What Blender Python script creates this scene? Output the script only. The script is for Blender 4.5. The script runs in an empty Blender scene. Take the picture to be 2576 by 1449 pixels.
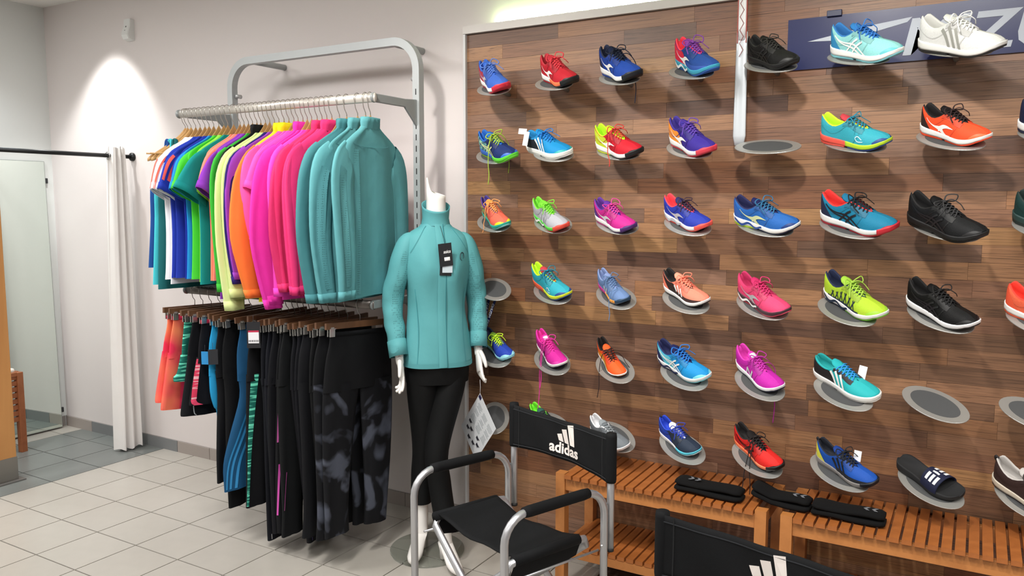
import bpy, bmesh, math, random
from mathutils import Vector, Matrix
random.seed(7)
PI = math.pi
C = bpy.context.scene.collection
scene = bpy.context.scene

# ------------------------------------------------------------------ camera, light, exposure
cam_d = bpy.data.cameras.new('camera'); cam = bpy.data.objects.new('camera', cam_d); C.objects.link(cam)
cam_d.sensor_width = 36; cam_d.sensor_fit = 'HORIZONTAL'; cam_d.lens = 28.006; cam_d.clip_start = .05
cam.matrix_world = Matrix(((0.8632258, -0.0532314, 0.5020036, 0), (0.5048169, 0.0889056, -0.8586360, 0),
                           (0.0010755, 0.9946166, 0.1036177, 1.55), (0, 0, 0, 1)))
scene.camera = cam
vs = scene.view_settings
scene.display_settings.display_device = 'sRGB'
vs.view_transform = 'Standard'; vs.look = 'None'; vs.gamma = 1; vs.use_curve_mapping = False
vs.exposure = 0.0
w = bpy.data.worlds.new('world'); scene.world = w; w.use_nodes = True
w.node_tree.nodes['Background'].inputs[0].default_value = (.8, .85, .9, 1)
w.node_tree.nodes['Background'].inputs[1].default_value = .3

def area(name, loc, size, power, col=(1, .985, .96), target=None, sy=None):
    d = bpy.data.lights.new(name, 'AREA'); d.energy = power; d.size = size; d.color = col
    if sy: d.shape = 'RECTANGLE'; d.size_y = sy
    o = bpy.data.objects.new(name, d); C.objects.link(o); o.location = loc
    if target: o.rotation_euler = (Vector(target) - Vector(loc)).to_track_quat('-Z', 'Y').to_euler()
    return o
def spot(name, loc, target, power, ang, blend, col=(1, .97, .93), r=.05):
    d = bpy.data.lights.new(name, 'SPOT'); d.energy = power; d.spot_size = math.radians(ang); d.spot_blend = blend
    d.color = col; d.shadow_soft_size = r
    o = bpy.data.objects.new(name, d); C.objects.link(o); o.location = loc
    o.rotation_euler = (Vector(target) - Vector(loc)).to_track_quat('-Z', 'Y').to_euler()
    return o
CEIL = 2.86
for i, (x, y, p) in enumerate([(-4.6, 1.0, 34), (-3.4, 1.3, 34), (-1.7, 1.1, 36), (0.0, .9, 34), (1.6, .6, 34), (-3.0, -1.2, 34), (-.6, -1.4, 34), (1.8, -1.4, 30)]):  # first entry is an unseen light added to brighten the left side
    area('ceiling_panel_light', (x, y, CEIL - .02), .6, p)
for x in (-1.9, -.5, .9):
    spot('display_spot_light', (x, 1.55, CEIL - .05), (x + .1, 3.1, 1.1), 95, 75, .8, (1, .96, .9), .06)
spot('wall_washer_light', (-4.70, 2.80, CEIL - .03), (-4.82, 3.03, 1.2), 75, 78, .5, (1, 1, .97), .03)
spot('cubicle_light', (-5.05, 2.3, CEIL - .03), (-5.1, 2.5, 0), 45, 110, .9, (.86, .95, 1), .08)

# ------------------------------------------------------------------ helpers
def s2l(c):
    return tuple((v / 12.92 if v <= .04045 else ((v + .055) / 1.055) ** 2.4) for v in c)
def rgb(h):
    if not isinstance(h, str): return h
    return s2l(tuple(int(h[i:i + 2], 16) / 255 for i in (0, 2, 4)))
_m = {}
def M(col, rough=.6, metal=0, kind=None, name=None):
    key = (col, rough, metal, kind)
    if key in _m: return _m[key]
    m = bpy.data.materials.new(name or 'mat_%s_%s' % (kind or 'plain', col if isinstance(col, str) else 'mix')); m.use_nodes = True
    nt = m.node_tree; b = nt.nodes['Principled BSDF']; c = rgb(col) + (1,)
    b.inputs['Base Color'].default_value = c; b.inputs['Roughness'].default_value = rough; b.inputs['Metallic'].default_value = metal
    def N(t, **k):
        n = nt.nodes.new(t)
        for a, v in k.items():
            if a in n.inputs: n.inputs[a].default_value = v
            else: setattr(n, a, v)
        return n
    L = nt.links.new
    if kind in ('fabric', 'knit', 'canvas', 'mesh', 'camo', 'zigprint', 'dye', 'dots'): b.inputs['Specular IOR Level'].default_value = .22
    tc = N('ShaderNodeTexCoord')
    if kind in ('fabric', 'knit', 'canvas'):
        no = N('ShaderNodeTexNoise', Scale={'fabric': 9, 'knit': 300, 'canvas': 500}[kind], Detail=5)
        L(tc.outputs['Object'], no.inputs['Vector'])
        bp = N('ShaderNodeBump', Strength={'fabric': .35, 'knit': .25, 'canvas': .3}[kind], Distance={'fabric': .012, 'knit': .001, 'canvas': .001}[kind])
        L(no.outputs['Fac'], bp.inputs['Height']); L(bp.outputs['Normal'], b.inputs['Normal'])
        pass
    elif kind == 'mesh':
        vo = N('ShaderNodeTexVoronoi', Scale=330); L(tc.outputs['Object'], vo.inputs['Vector'])
        bp = N('ShaderNodeBump', Strength=.35, Distance=.001); L(vo.outputs['Distance'], bp.inputs['Height'])
        L(bp.outputs['Normal'], b.inputs['Normal'])
        mx = N('ShaderNodeMix', data_type='RGBA'); mx.inputs['A'].default_value = tuple(v * .60 for v in c[:3]) + (1,); mx.inputs['B'].default_value = tuple(v * .90 for v in c[:3]) + (1,)
        rp = N('ShaderNodeMapRange', **{'From Max': .35}); L(vo.outputs['Distance'], rp.inputs['Value'])
        L(rp.outputs['Result'], mx.inputs['Factor']); L(mx.outputs['Result'], b.inputs['Base Color'])
    elif kind == 'dots':
        mp = N('ShaderNodeMapping'); mp.inputs['Scale'].default_value = (150, 150, 110); L(tc.outputs['Object'], mp.inputs['Vector'])
        vo = N('ShaderNodeTexVoronoi', Scale=1); vo.inputs['Randomness'].default_value = .15; L(mp.outputs['Vector'], vo.inputs['Vector'])
        rp = N('ShaderNodeMapRange', **{'From Min': .26, 'From Max': .34}); L(vo.outputs['Distance'], rp.inputs['Value'])
        mx = N('ShaderNodeMix', data_type='RGBA'); mx.inputs['A'].default_value = tuple(v * .55 for v in c[:3]) + (1,); mx.inputs['B'].default_value = c
        L(rp.outputs['Result'], mx.inputs['Factor']); L(mx.outputs['Result'], b.inputs['Base Color'])
    elif kind == 'camo':
        no = N('ShaderNodeTexNoise', Scale=7, Detail=2.5, Distortion=.8); L(tc.outputs['Object'], no.inputs['Vector'])
        cr = N('ShaderNodeValToRGB'); e = cr.color_ramp.elements
        e[0].position = .5; e[0].color = rgb('0f1014') + (1,); e[1].position = .60; e[1].color = rgb('484c58') + (1,)
        L(no.outputs['Fac'], cr.inputs['Fac']); L(cr.outputs['Color'], b.inputs['Base Color'])
    elif kind == 'zigprint':
        mp = N('ShaderNodeMapping'); mp.inputs['Scale'].default_value = (8, 8, 85); mp.inputs['Rotation'].default_value = (0, .35, 0); L(tc.outputs['Object'], mp.inputs['Vector'])
        wv = N('ShaderNodeTexNoise', Scale=1.0, Detail=1.5, Distortion=.6); L(mp.outputs['Vector'], wv.inputs['Vector'])
        cr = N('ShaderNodeValToRGB'); e = cr.color_ramp.elements
        e[0].position = .52; e[0].color = c; e[1].position = .6; e[1].color = rgb('6fe0c0' if col != 'd83a5a' else 'f0b0b8') + (1,)
        L(wv.outputs['Fac'], cr.inputs['Fac']); L(cr.outputs['Color'], b.inputs['Base Color'])
    elif kind == 'dye':   # two-tone dyed cloth: orange over yellow clouds
        no = N('ShaderNodeTexNoise', Scale=5, Detail=2); L(tc.outputs['Object'], no.inputs['Vector'])
        cr = N('ShaderNodeValToRGB'); e = cr.color_ramp.elements
        d = {'f8803a': ('f8803a', 'fa9a50'), 'f25a50': ('e03050', 'f0805a'), 'f0508a': ('f040a0', 'f8a0b0')}[col]
        e[0].position = .4; e[0].color = rgb(d[0]) + (1,); e[1].position = .62; e[1].color = rgb(d[1]) + (1,)
        L(no.outputs['Fac'], cr.inputs['Fac']); L(cr.outputs['Color'], b.inputs['Base Color'])
    elif kind == 'print':   # busy shoe print
        no = N('ShaderNodeTexNoise', Scale=70, Detail=3, Distortion=1.5); L(tc.outputs['Object'], no.inputs['Vector'])
        cr = N('ShaderNodeValToRGB'); e = cr.color_ramp.elements
        e[0].position = .48; e[0].color = c; e[1].position = .54
        e[1].color = rgb('7fc8b0' if col == '1c2f5a' else 'b8c060') + (1,)
        L(no.outputs['Fac'], cr.inputs['Fac']); L(cr.outputs['Color'], b.inputs['Base Color'])
    elif kind in ('wood', 'pine', 'stave'):
        mp = N('ShaderNodeMapping'); L(tc.outputs['Object'], mp.inputs['Vector'])
        mp.inputs['Scale'].default_value = {'wood': (6, 6, 6), 'pine': (7, 7, .8), 'stave': (2.2, 8, 22)}[kind]
        oi = N('ShaderNodeObjectInfo')
        if kind == 'stave':
            va = N('ShaderNodeVectorMath', operation='SCALE'); va.inputs[0].default_value = (37, 5, 11)
            L(oi.outputs['Random'], va.inputs['Scale']); L(va.outputs['Vector'], mp.inputs['Location'])
        no = N('ShaderNodeTexNoise', Scale=1 if kind != 'wood' else 2.2, Detail=6, Distortion=1.2); L(mp.outputs['Vector'], no.inputs['Vector'])
        cr = N('ShaderNodeValToRGB'); e = cr.color_ramp.elements
        if kind == 'stave':
            e[0].position = .28; e[0].color = (.40, .38, .37, 1); e[1].position = .52; e[1].color = (1, 1, 1, 1)
            e2 = cr.color_ramp.elements.new(.74); e2.color = (1.12, 1.08, 1.0, 1)
        else:
            e[0].position = .3; e[0].color = (.8, .75, .7, 1); e[1].position = .6; e[1].color = (1, 1, 1, 1)
        mx = N('ShaderNodeMix', data_type='RGBA', blend_type='MULTIPLY'); mx.inputs['Factor'].default_value = 1
        L(no.outputs['Fac'], cr.inputs['Fac']); L(cr.outputs['Color'], mx.inputs['B'])
        if kind == 'stave':
            m2 = N('ShaderNodeMapping'); m2.inputs['Scale'].default_value = (1.1, 6, 7); m2.inputs['Rotation'].default_value = (0, .12, 0); L(tc.outputs['Object'], m2.inputs['Vector']); L(va.outputs['Vector'], m2.inputs['Location'])
            n2 = N('ShaderNodeTexNoise', Scale=1.3, Detail=4, Distortion=2.6); L(m2.outputs['Vector'], n2.inputs['Vector'])
            r2 = N('ShaderNodeMapRange', **{'From Min': .56, 'From Max': .74, 'To Min': 1.0, 'To Max': .42}); L(n2.outputs['Fac'], r2.inputs['Value'])
            m3 = N('ShaderNodeMix', data_type='RGBA', blend_type='MULTIPLY'); m3.inputs['Factor'].default_value = 1
            L(oi.outputs['Color'], m3.inputs['A']); L(r2.outputs['Result'], m3.inputs['B']); L(m3.outputs['Result'], mx.inputs['A'])
        else: mx.inputs['A'].default_value = c
        L(mx.outputs['Result'], b.inputs['Base Color'])
    elif kind == 'tile':
        oi = N('ShaderNodeObjectInfo'); no = N('ShaderNodeTexNoise', Scale=14, Detail=6); L(tc.outputs['Object'], no.inputs['Vector'])
        rp = N('ShaderNodeMapRange', **{'To Min': .93, 'To Max': 1.05}); L(no.outputs['Fac'], rp.inputs['Value'])
        mx = N('ShaderNodeMix', data_type='RGBA', blend_type='MULTIPLY'); mx.inputs['Factor'].default_value = 1
        L(oi.outputs['Color'], mx.inputs['A']); L(rp.outputs['Result'], mx.inputs['B']); L(mx.outputs['Result'], b.inputs['Base Color'])
    elif kind == 'plaster':
        no = N('ShaderNodeTexNoise', Scale=160, Detail=4); L(tc.outputs['Object'], no.inputs['Vector'])
        bp = N('ShaderNodeBump', Strength=.12, Distance=.002); L(no.outputs['Fac'], bp.inputs['Height']); L(bp.outputs['Normal'], b.inputs['Normal'])
    elif kind == 'glass':
        b.inputs['Transmission Weight'].default_value = 1; b.inputs['IOR'].default_value = 1.45
    elif kind == 'emit':
        b.inputs['Emission Color'].default_value = c; b.inputs['Emission Strength'].default_value = rough
    _m[key] = m
    return m

class MB:
    def __init__(s): s.v = []; s.f = []
    def grid(s, rows, cu=False, cap0=False, cap1=False, cv=False):
        o = len(s.v); n = len(rows[0]); k = len(rows)
        for r in rows: s.v += [tuple(p) for p in r]
        for i in range(k if cv else k - 1):
            i2 = (i + 1) % k
            for j in range(n if cu else n - 1):
                j2 = (j + 1) % n
                s.f.append((o + i * n + j, o + i * n + j2, o + i2 * n + j2, o + i2 * n + j))
        if cap0: s.f.append(tuple(o + j for j in range(n))[::-1])
        if cap1: s.f.append(tuple(o + (k - 1) * n + j for j in range(n)))
        return s
    def box(s, c, d, rot=None):
        o = len(s.v); x, y, z = d[0] / 2, d[1] / 2, d[2] / 2
        for p in ((-x, -y, -z), (x, -y, -z), (x, y, -z), (-x, y, -z), (-x, -y, z), (x, -y, z), (x, y, z), (-x, y, z)):
            p = Vector(p)
            if rot is not None: p = rot @ p
            s.v.append(tuple(p + Vector(c)))
        for f in ((0, 3, 2, 1), (4, 5, 6, 7), (0, 1, 5, 4), (1, 2, 6, 5), (2, 3, 7, 6), (3, 0, 4, 7)): s.f.append(tuple(o + i for i in f))
        return s
    def tube(s, path, r, n=8, flat=1.0, closed=False):
        P = [Vector(p) for p in path]; rows = []; up = None
        for i, p in enumerate(P):
            if closed: t = P[(i + 1) % len(P)] - P[i - 1]
            else: t = P[min(i + 1, len(P) - 1)] - P[max(i - 1, 0)]
            t.normalize()
            if up is None:
                up = Vector((0, 0, 1)) if abs(t.z) < .9 else Vector((0, 1, 0))
            a = t.cross(up)
            if a.length < 1e-4: a = t.cross(Vector((1, 0, 0)))
            a.normalize(); up = a.cross(t).normalized()
            rr = r[i] if isinstance(r, (list, tuple)) else r
            rows.append([p + a * (math.cos(2 * PI * k / n) * rr) + up * (math.sin(2 * PI * k / n) * rr * flat) for k in range(n)])
        return s.grid(rows, True, not closed, not closed, closed)
    def prism(s, poly, axis_o, ux, uy, depth):
        """flat polygon in the plane (axis_o; ux, uy) given thickness along ux x uy"""
        o = len(s.v); ux = Vector(ux); uy = Vector(uy); nn = ux.cross(uy).normalized() * depth; n = len(poly); O = Vector(axis_o)
        for dd in (Vector((0, 0, 0)), nn):
            for (a, b) in poly: s.v.append(tuple(O + ux * a + uy * b + dd))
        s.f.append(tuple(o + i for i in range(n))[::-1]); s.f.append(tuple(o + n + i for i in range(n)))
        for i in range(n): s.f.append((o + i, o + (i + 1) % n, o + n + (i + 1) % n, o + n + i))
        return s
    def mesh(s, name, m, smooth=True):
        me = bpy.data.meshes.new(name); me.from_pydata(s.v, [], s.f)
        if smooth: me.polygons.foreach_set('use_smooth', [True] * len(me.polygons))
        if m: me.materials.append(m)
        me.update(); return me
    def build(s, name, m, parent=None, smooth=True, bevel=0, fix=True):
        me = s.mesh(name, m, smooth)
        if fix:
            bm = bmesh.new(); bm.from_mesh(me); bmesh.ops.recalc_face_normals(bm, faces=bm.faces); bm.to_mesh(me); bm.free()
        o = bpy.data.objects.new(name, me); C.objects.link(o)
        if parent: o.parent = parent
        if bevel:
            md = o.modifiers.new('bevel', 'BEVEL'); md.width = bevel; md.segments = 2; md.limit_method = 'ANGLE'
        return o
def tag(o, label, cat, group=None):
    o['label'] = label; o['category'] = cat
    if group: o['group'] = group
    return o
def thing(name, label, cat, loc=(0, 0, 0), rz=0, group=None):
    o = bpy.data.objects.new(name, None); C.objects.link(o); o.location = loc; o.rotation_euler = (0, 0, rz); o.empty_display_size = .05
    return tag(o, label, cat, group)
def struct(o): o['kind'] = 'structure'; return o
def copy_obj(o, parent=None):
    c = o.copy(); C.objects.link(c)
    if parent: c.parent = parent
    return c
def lerp(pts, s):
    if s <= pts[0][0]: return pts[0][1]
    for (a, u), (b, v) in zip(pts, pts[1:]):
        if s <= b:
            t = (s - a) / (b - a); return u + (v - u) * t
    return pts[-1][1]
def smooth_interp(pts, s):     # Catmull-Rom through (s, value) pairs
    n = len(pts)
    if s <= pts[0][0]: return pts[0][1]
    if s >= pts[-1][0]: return pts[-1][1]
    for i in range(n - 1):
        if s <= pts[i + 1][0]:
            a, b = pts[i], pts[i + 1]
            m0 = (b[1] - pts[i - 1][1]) / (b[0] - pts[i - 1][0]) if i > 0 else (b[1] - a[1]) / (b[0] - a[0])
            m1 = (pts[i + 2][1] - a[1]) / (pts[i + 2][0] - a[0]) if i + 2 < n else (b[1] - a[1]) / (b[0] - a[0])
            h = b[0] - a[0]; t = (s - a[0]) / h
            return (2 * t ** 3 - 3 * t * t + 1) * a[1] + (t ** 3 - 2 * t * t + t) * h * m0 + (-2 * t ** 3 + 3 * t * t) * b[1] + (t ** 3 - t * t) * h * m1
def bez(pts, n=12):            # smooth polyline through 3-D points
    out = []
    k = len(pts) - 1
    for i in range(k * n + 1):
        s = i / n
        out.append(tuple(smooth_interp([(j, p[d]) for j, p in enumerate(pts)], s) for d in range(3)))
    return out
def text_mesh(txt, size, depth=.0008, shear=0, thick=0, width=1, align='CENTER'):
    cu = bpy.data.curves.new('lettering', 'FONT'); cu.body = txt; cu.size = size; cu.extrude = depth; cu.shear = shear; cu.offset = thick
    cu.align_x = align; cu.align_y = 'CENTER'; cu.resolution_u = 3
    o = bpy.data.objects.new('lettering', cu); C.objects.link(o)
    me = bpy.data.meshes.new_from_object(o.evaluated_get(bpy.context.evaluated_depsgraph_get()))
    bpy.data.objects.remove(o); bpy.data.curves.remove(cu)
    if width != 1:
        for v in me.vertices: v.co.x *= width
    return me
def put_mesh(name, me, m, parent=None, mat=None):
    me.materials.clear(); me.materials.append(m)
    o = bpy.data.objects.new(name, me); C.objects.link(o)
    if parent: o.parent = parent
    if mat is not None: o.matrix_local = mat
    return o
def frame(o, x, y, z=None):    # matrix from origin and two axes
    x = Vector(x).normalized(); y = Vector(y); y = (y - x * y.dot(x)).normalized(); z = x.cross(y)
    return Matrix(((x.x, y.x, z.x, o[0]), (x.y, y.y, z.y, o[1]), (x.z, y.z, z.z, o[2]), (0, 0, 0, 1)))

# ------------------------------------------------------------------ room shell
WY, WX, PY = 3.163, -5.49, 3.122
WALL = M('d6cfcd', .85, 0, 'plaster')
struct(MB().box((-.5, WY + .05, 1.45), (10.2, .1, 3.0)).build('wall_back', WALL, smooth=False))
struct(MB().box((WX - .05, -.45, 1.45), (.1, 7.3, 3.0)).build('wall_left', M('d2d5d3', .85, 0, 'plaster'), smooth=False))
struct(MB().box((4.55, -.45, 1.45), (.1, 7.3, 3.0)).build('wall_right', WALL, smooth=False))
struct(MB().box((-.5, -4.05, 1.45), (10.2, .1, 3.0)).build('wall_front', WALL, smooth=False))
struct(MB().box((-.5, -.45, CEIL + .05), (10.2, 7.4, .1)).build('ceiling', M('e6e4e0', .9, 0, 'plaster'), smooth=False))
floor = struct(MB().box((-.5, -.45, -.055), (10.2, 7.4, .1)).build('floor', M('8d8780', .8), smooth=False))
# floor tiles, each one a piece
TX, TYs, X0, Y0 = .2925, .286, -4.4205, 3.012
tm = MB().box((0, 0, 0), (TX - .006, TYs - .006, .012)).mesh('tile', M('cfcac2', .32, 0, 'tile'), False)
for i in range(-5, 16):
    for j in range(1, -8, -1):
        x0 = X0 + i * TX; y0 = Y0 + j * TYs
        x1, y1 = x0 + TX, y0 + TYs
        if x1 < WX or x0 > .25 or y0 > WY: continue
        if y1 < 1.0 + max(0, (-x0 - 2.2)) * .0: continue
        cx0, cx1, cy1 = max(x0, WX), x1, min(y1, WY)
        dark = i in (-1, -2, -3)
        if cx1 - cx0 < .02 or cy1 - y0 < .02: continue
        o = bpy.data.objects.new('tile', tm); C.objects.link(o); o.parent = floor
        o.location = ((cx0 + cx1) / 2, (y0 + cy1) / 2, -.005); o.scale = ((cx1 - cx0) / TX, (cy1 - y0) / TYs, 1)
        g = 1 + random.uniform(-.03, .03)
        cc = rgb('727674') if dark else rgb('aca79f')
        o.color = tuple(v * g for v in cc) + (1,)
# baseboard of tiles along the back wall
bb = struct(MB().box((-3.78, WY - .003, .036), (3.42, .006, .072)).build('baseboard_back', M('8a8480', .6), smooth=False))
bx = WX + .01
while bx < -2.1:
    ww = .30; dk = bx < -4.42 and bx > -5.25
    o = MB().box((bx + ww / 2, WY - .007, .036), (ww - .004, .008, .07)).build('tile', M('77797a' if dk else '9b928c', .5), bb, False)
    bx += ww
bl = struct(MB().box((WX + .003, 2.3, .036), (.006, 1.7, .072)).build('baseboard_left', M('8a8480', .6), smooth=False))
for k in range(5): MB().box((WX + .007, WY - .2 - .3 * k, .036), (.008, .296, .07)).build('tile', M('8e8a86' if k == 0 else '77797a', .5), bl, False)
# dark wooden strip of floor under the benches
ws = struct(MB().box((-.35, 2.98, .001), (1.9, .28, .006)).build('trim_1', M('4a3a33', .5), smooth=False))
for k in range(4): MB().box((-.35, 2.875 + .07 * k, .006), (1.9, .066, .006)).build('plank', M('54443b' if k % 2 else '463831', .5, 0, 'wood'), ws, False)

# ------------------------------------------------------------------ wooden shoe wall
PX0, PX1, PZ0, PZ1 = -2.065, .62, .03, 2.322
panel = thing('display_panel', 'large brown wood-stave panel on the back wall carrying the shoe shelves', 'wall panel', (0, PY, 0))
MB().box(((PX0 + PX1) / 2, .023, (PZ0 + PZ1) / 2), (PX1 - PX0, .028, PZ1 - PZ0)).build('backing', M('3a2a22', .7), panel, False)
stv = MB().box((0, 0, 0), (1, .010, 1)).mesh('stave', M('ffffff', .42, 0, 'stave'), False)
cols = ['8d674d', '7c5843', '9a7254', '6f5140', 'a07654', '866049', '67493a', '8c6a56', 'a37a52', '775a49', '8e664a', '73543f', '81563b', '93694a']
rz_ = .0603; nrow = 38
for r in range(nrow):
    x = PX0 - random.uniform(0, .35)
    while x < PX1:
        ln = random.uniform(.28, .62); a, b2 = max(x, PX0), min(x + ln, PX1)
        if b2 - a > .03:
            o = bpy.data.objects.new('stave', stv); C.objects.link(o); o.parent = panel
            o.location = ((a + b2) / 2, .005 + random.uniform(-.0004, .0004), PZ0 + (r + .5) * rz_); o.scale = (b2 - a - .0006, 1, rz_ - .0006)
            o.color = rgb(random.choice(cols)) + (1,)
        x += ln
tr = thing('panel_trim', 'pale grey metal edge profile framing top and left of the wood panel', 'trim', (0, PY, 0))
MB().box((PX0 - .006, .015, (PZ0 + PZ1) / 2), (.012, .06, PZ1 - PZ0)).build('side_profile', M('c9c9c9', .4), tr, False)
MB().box(((PX0 + PX1) / 2 - .006, .012, PZ1 + .018), (PX1 - PX0 + .012, .06, .034)).build('top_profile', M('cfcac6', .5), tr, False)
led = thing('led_strip', 'greenish white light strip glowing along the top of the wood panel', 'light strip', (0, PY + .022, PZ1 + .036))
MB().box(((-1.93 + PX1) / 2, 0, .002), (PX1 + 1.93, .014, .004)).build('tape', M('e8e8e0', .5), led, False)
lm = MB().box((0, 0, 0), (.028, .014, .010)).mesh('diode', M('dcffb8', 60, 0, 'emit'), False)
for k in range(42):
    o = bpy.data.objects.new('diode', lm); C.objects.link(o); o.parent = led; o.location = (-1.90 + k * .06, 0, .009)

# banner
bn = thing('brand_banner', 'navy blue banner with pale lettering across the upper right of the wood panel', 'banner', (0, PY - .006, 0))
BL = M('b4bac6', .5)
MB().box((-.02, 0, 2.135), (1.25, .004, .182)).build('banner_board', M('1b2354', .25), bn, False)
bird = [(-.575, 2.142), (-.36, 2.178), (-.235, 2.192), (-.25, 2.176), (-.37, 2.15), (-.33, 2.10), (-.36, 2.095), (-.43, 2.13), (-.5, 2.138)]
MB().prism(bird, (0, -.002, 0), (1, 0, 0), (0, 0, 1), .0015).build('emblem', BL, bn, False)
put_mesh('lettering', text_mesh('MIZUNO', .17, .0008, .18, .003, 1.15, 'LEFT'), BL, bn, frame((-.27, -.003, 2.118), (1, 0, 0), (0, 0, 1)))
tag(MB().box((-.486, PY - .012, 2.232), (.05, .012, .022)).build('banner_clip', M('1b2247', .4), None, False, .002), 'small navy clip on the upper edge of the blue banner', 'clip')

# long shoehorn
sh = thing('shoehorn', 'long white metal shoehorn hanging beside the black shoe on the wood panel', 'shoehorn', (-.798, 3.06, 0))
def horn(z0, z1, w0, w1, y):
    rows = []
    for i in range(13):
        t = i / 12; z = z0 + (z1 - z0) * t; ww = w0 + (w1 - w0) * t
        if t < .06: ww *= .72 + .28 * math.sqrt(t / .06)
        rows.append([(math.sin(a) * ww / 2, y - math.cos(a) * .006, z) for a in [(-1 + 2 * k / 8) * 1.35 for k in range(9)]] +
                    [(math.sin(a) * ww / 2 * .9, y - math.cos(a) * .006 + .003, z) for a in [(1 - 2 * k / 8) * 1.35 for k in range(9)]])
    return MB().grid(rows, True, True, True)
horn(1.775, 2.19, .050, .042, 0).build('blade', M('c9cfd4', .3, .25), sh)
horn(2.16, 2.75, .032, .03, -.004).build('handle', M('dcdcdc', .35), sh)
MB().box((-.016, -.004, 2.43), (.003, .008, .56)).box((.016, -.004, 2.43), (.003, .008, .56)).build('red_edge', M('a03828', .4), sh, False)
MB().tube([((.007 if i % 2 else -.007), -.0108 if i < 13 else -.0102, 2.10 + i * .024) for i in range(24)], .0012, 5).build('zigzag_line', M('8a2a22', .5), sh)

# ------------------------------------------------------------------ shoe shelves and shoes
TILT = math.radians(24.7); DY = PY - .1325
COLX = [-.0967 - .2905 * (6 - k) for k in range(8)]; ROWZ = [2.05, 1.7627, 1.475, 1.181, .886, .598]
def shelf_axes(sp):
    sp = math.radians(sp); c, s = math.cos(sp), math.sin(sp); ct, st = math.cos(TILT), math.sin(TILT)
    return Vector((c, -s * ct, -s * st)), Vector((s, c * ct, c * st)), Vector((0, -st, ct))
def ell(a, b, z, n=40): return [(a * math.cos(2 * PI * i / n), b * math.sin(2 * PI * i / n), z) for i in range(n)]
def disc_mesh(a, b, z0, z1, r=.001):
    return MB().grid([ell(a - r, b - r, z0), ell(a, b, z0 + r), ell(a, b, z1 - r), ell(a - r, b - r, z1)], True, True, True)
plate_me = disc_mesh(.121, .068, -.004, 0).mesh('plate', M('a9a8a4', .38, .55), False)
mat_me = disc_mesh(.090, .048, 0, .0012, .0004).mesh('rubber_mat', M('4b4c4d', .85, 0, 'knit'), False)
def shelf(r, c, label, spin):
    t = thing('shoe_shelf', label, 'shoe shelf', (0, 0, 0), 0, 'oval shoe shelves on the wood wall')
    u, v, n = shelf_axes(spin); t.matrix_world = frame((COLX[c], DY, ROWZ[r]), u, v)
    for nm, me in (('plate', plate_me), ('rubber_mat', mat_me)):
        o = bpy.data.objects.new(nm, me); C.objects.link(o); o.parent = t
    inv = t.matrix_world.inverted()
    P0 = inv @ Vector((COLX[c], DY + .03, ROWZ[r] - .004)); P1 = inv @ Vector((COLX[c], PY - .0005, ROWZ[r] - .012))
    MB().tube([P0, P0 * .3 + P1 * .7, P1], .009, 8).build('bracket', M('8a8a88', .4, .6), t)
    return t

HW = [(0, .010), (.012, .0185), (.035, .026), (.08, .0325), (.2, .0345), (.36, .0325), (.5, .0365), (.65, .0445), (.75, .0465), (.85, .0435), (.92, .0380), (.965, .0295), (.99, .0185), (1, .009)]
YC = [(0, 0), (.4, -.0015), (.7, .001), (.9, .007), (1, .010)]
ZB = [(0, .007), (.06, .001), (.12, 0), (.7, 0), (.8, .003), (.9, .012), (1, .030)]
ZT = [(0, .042), (.1, .037), (.3, .031), (.5, .027), (.7, .025), (.85, .030), (.95, .040), (1, .047)]
RZ = [(0, .098), (.02, .109), (.05, .110), (.1, .098), (.2, .080), (.29, .079), (.37, .089), (.44, .101), (.5, .098), (.6, .087), (.7, .0765), (.78, .0715), (.85, .0675), (.92, .0620), (.97, .0535), (1, .049)]
RW = [(0, .006), (.02, .013), (.05, .0195), (.1, .0255), (.2, .029), (.3, .029), (.38, .026), (.44, .0215), (.5, .016), (.6, .0125), (.67, .010), (.71, .002), (.74, 0), (1, 0)]
SS = [0, .012, .03, .05, .08, .12, .17, .23, .29, .35, .40, .44, .48, .53, .58, .63, .68, .71, .74, .78, .83, .88, .92, .95, .975, .99, 1]
class Shape:
    def __init__(s, kind='run', L=.28):
        s.L0 = .28; s.kind = kind
        s.zt, s.rz, s.zb = ZT, RZ, ZB; s.tk = 0
        if kind == 'boat':
            s.zt = [(0, .030), (.5, .027), (.8, .029), (1, .036)]; s.zb = [(0, .002), (.1, 0), (.8, 0), (1, .014)]
            s.rz = [(0, .080), (.02, .086), (.06, .084), (.15, .072), (.28, .069), (.36, .080), (.42, .090), (.5, .086), (.6, .077), (.7, .066), (.8, .060), (.9, .052), (1, .040)]
        if kind == 'spike':
            s.zt = [(0, .016), (.5, .012), (.8, .012), (1, .026)]; s.zb = [(0, .001), (.5, 0), (.8, .002), (1, .018)]
            s.rz = [(0, .088), (.03, .098), (.08, .09), (.2, .070), (.3, .068), (.42, .084), (.5, .079), (.6, .068), (.7, .056), (.8, .050), (.9, .044), (1, .030)]
    def hw(s, t): return max(.003, smooth_interp(HW, t)) * (.9 if s.kind == 'spike' else 1)
    def yc(s, t): return lerp(YC, t)
    def side(s, t, q, sg=-1, off=0):
        t = min(max(t, 0), 1); z0 = smooth_interp(s.zt, t) - .004; z1 = smooth_interp(s.rz, t); h = s.hw(t) * .985; r = max(0, lerp(RW, t)) if t < .74 else 0
        q = min(max(q, 0), 1); y = r + (h - r) * max(0, 1 - q ** 2.1) ** (1 / 1.85)
        return Vector((t * s.L0, s.yc(t) + sg * (y + off), z0 + (z1 - z0) * q + off * .4 * q))
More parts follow.
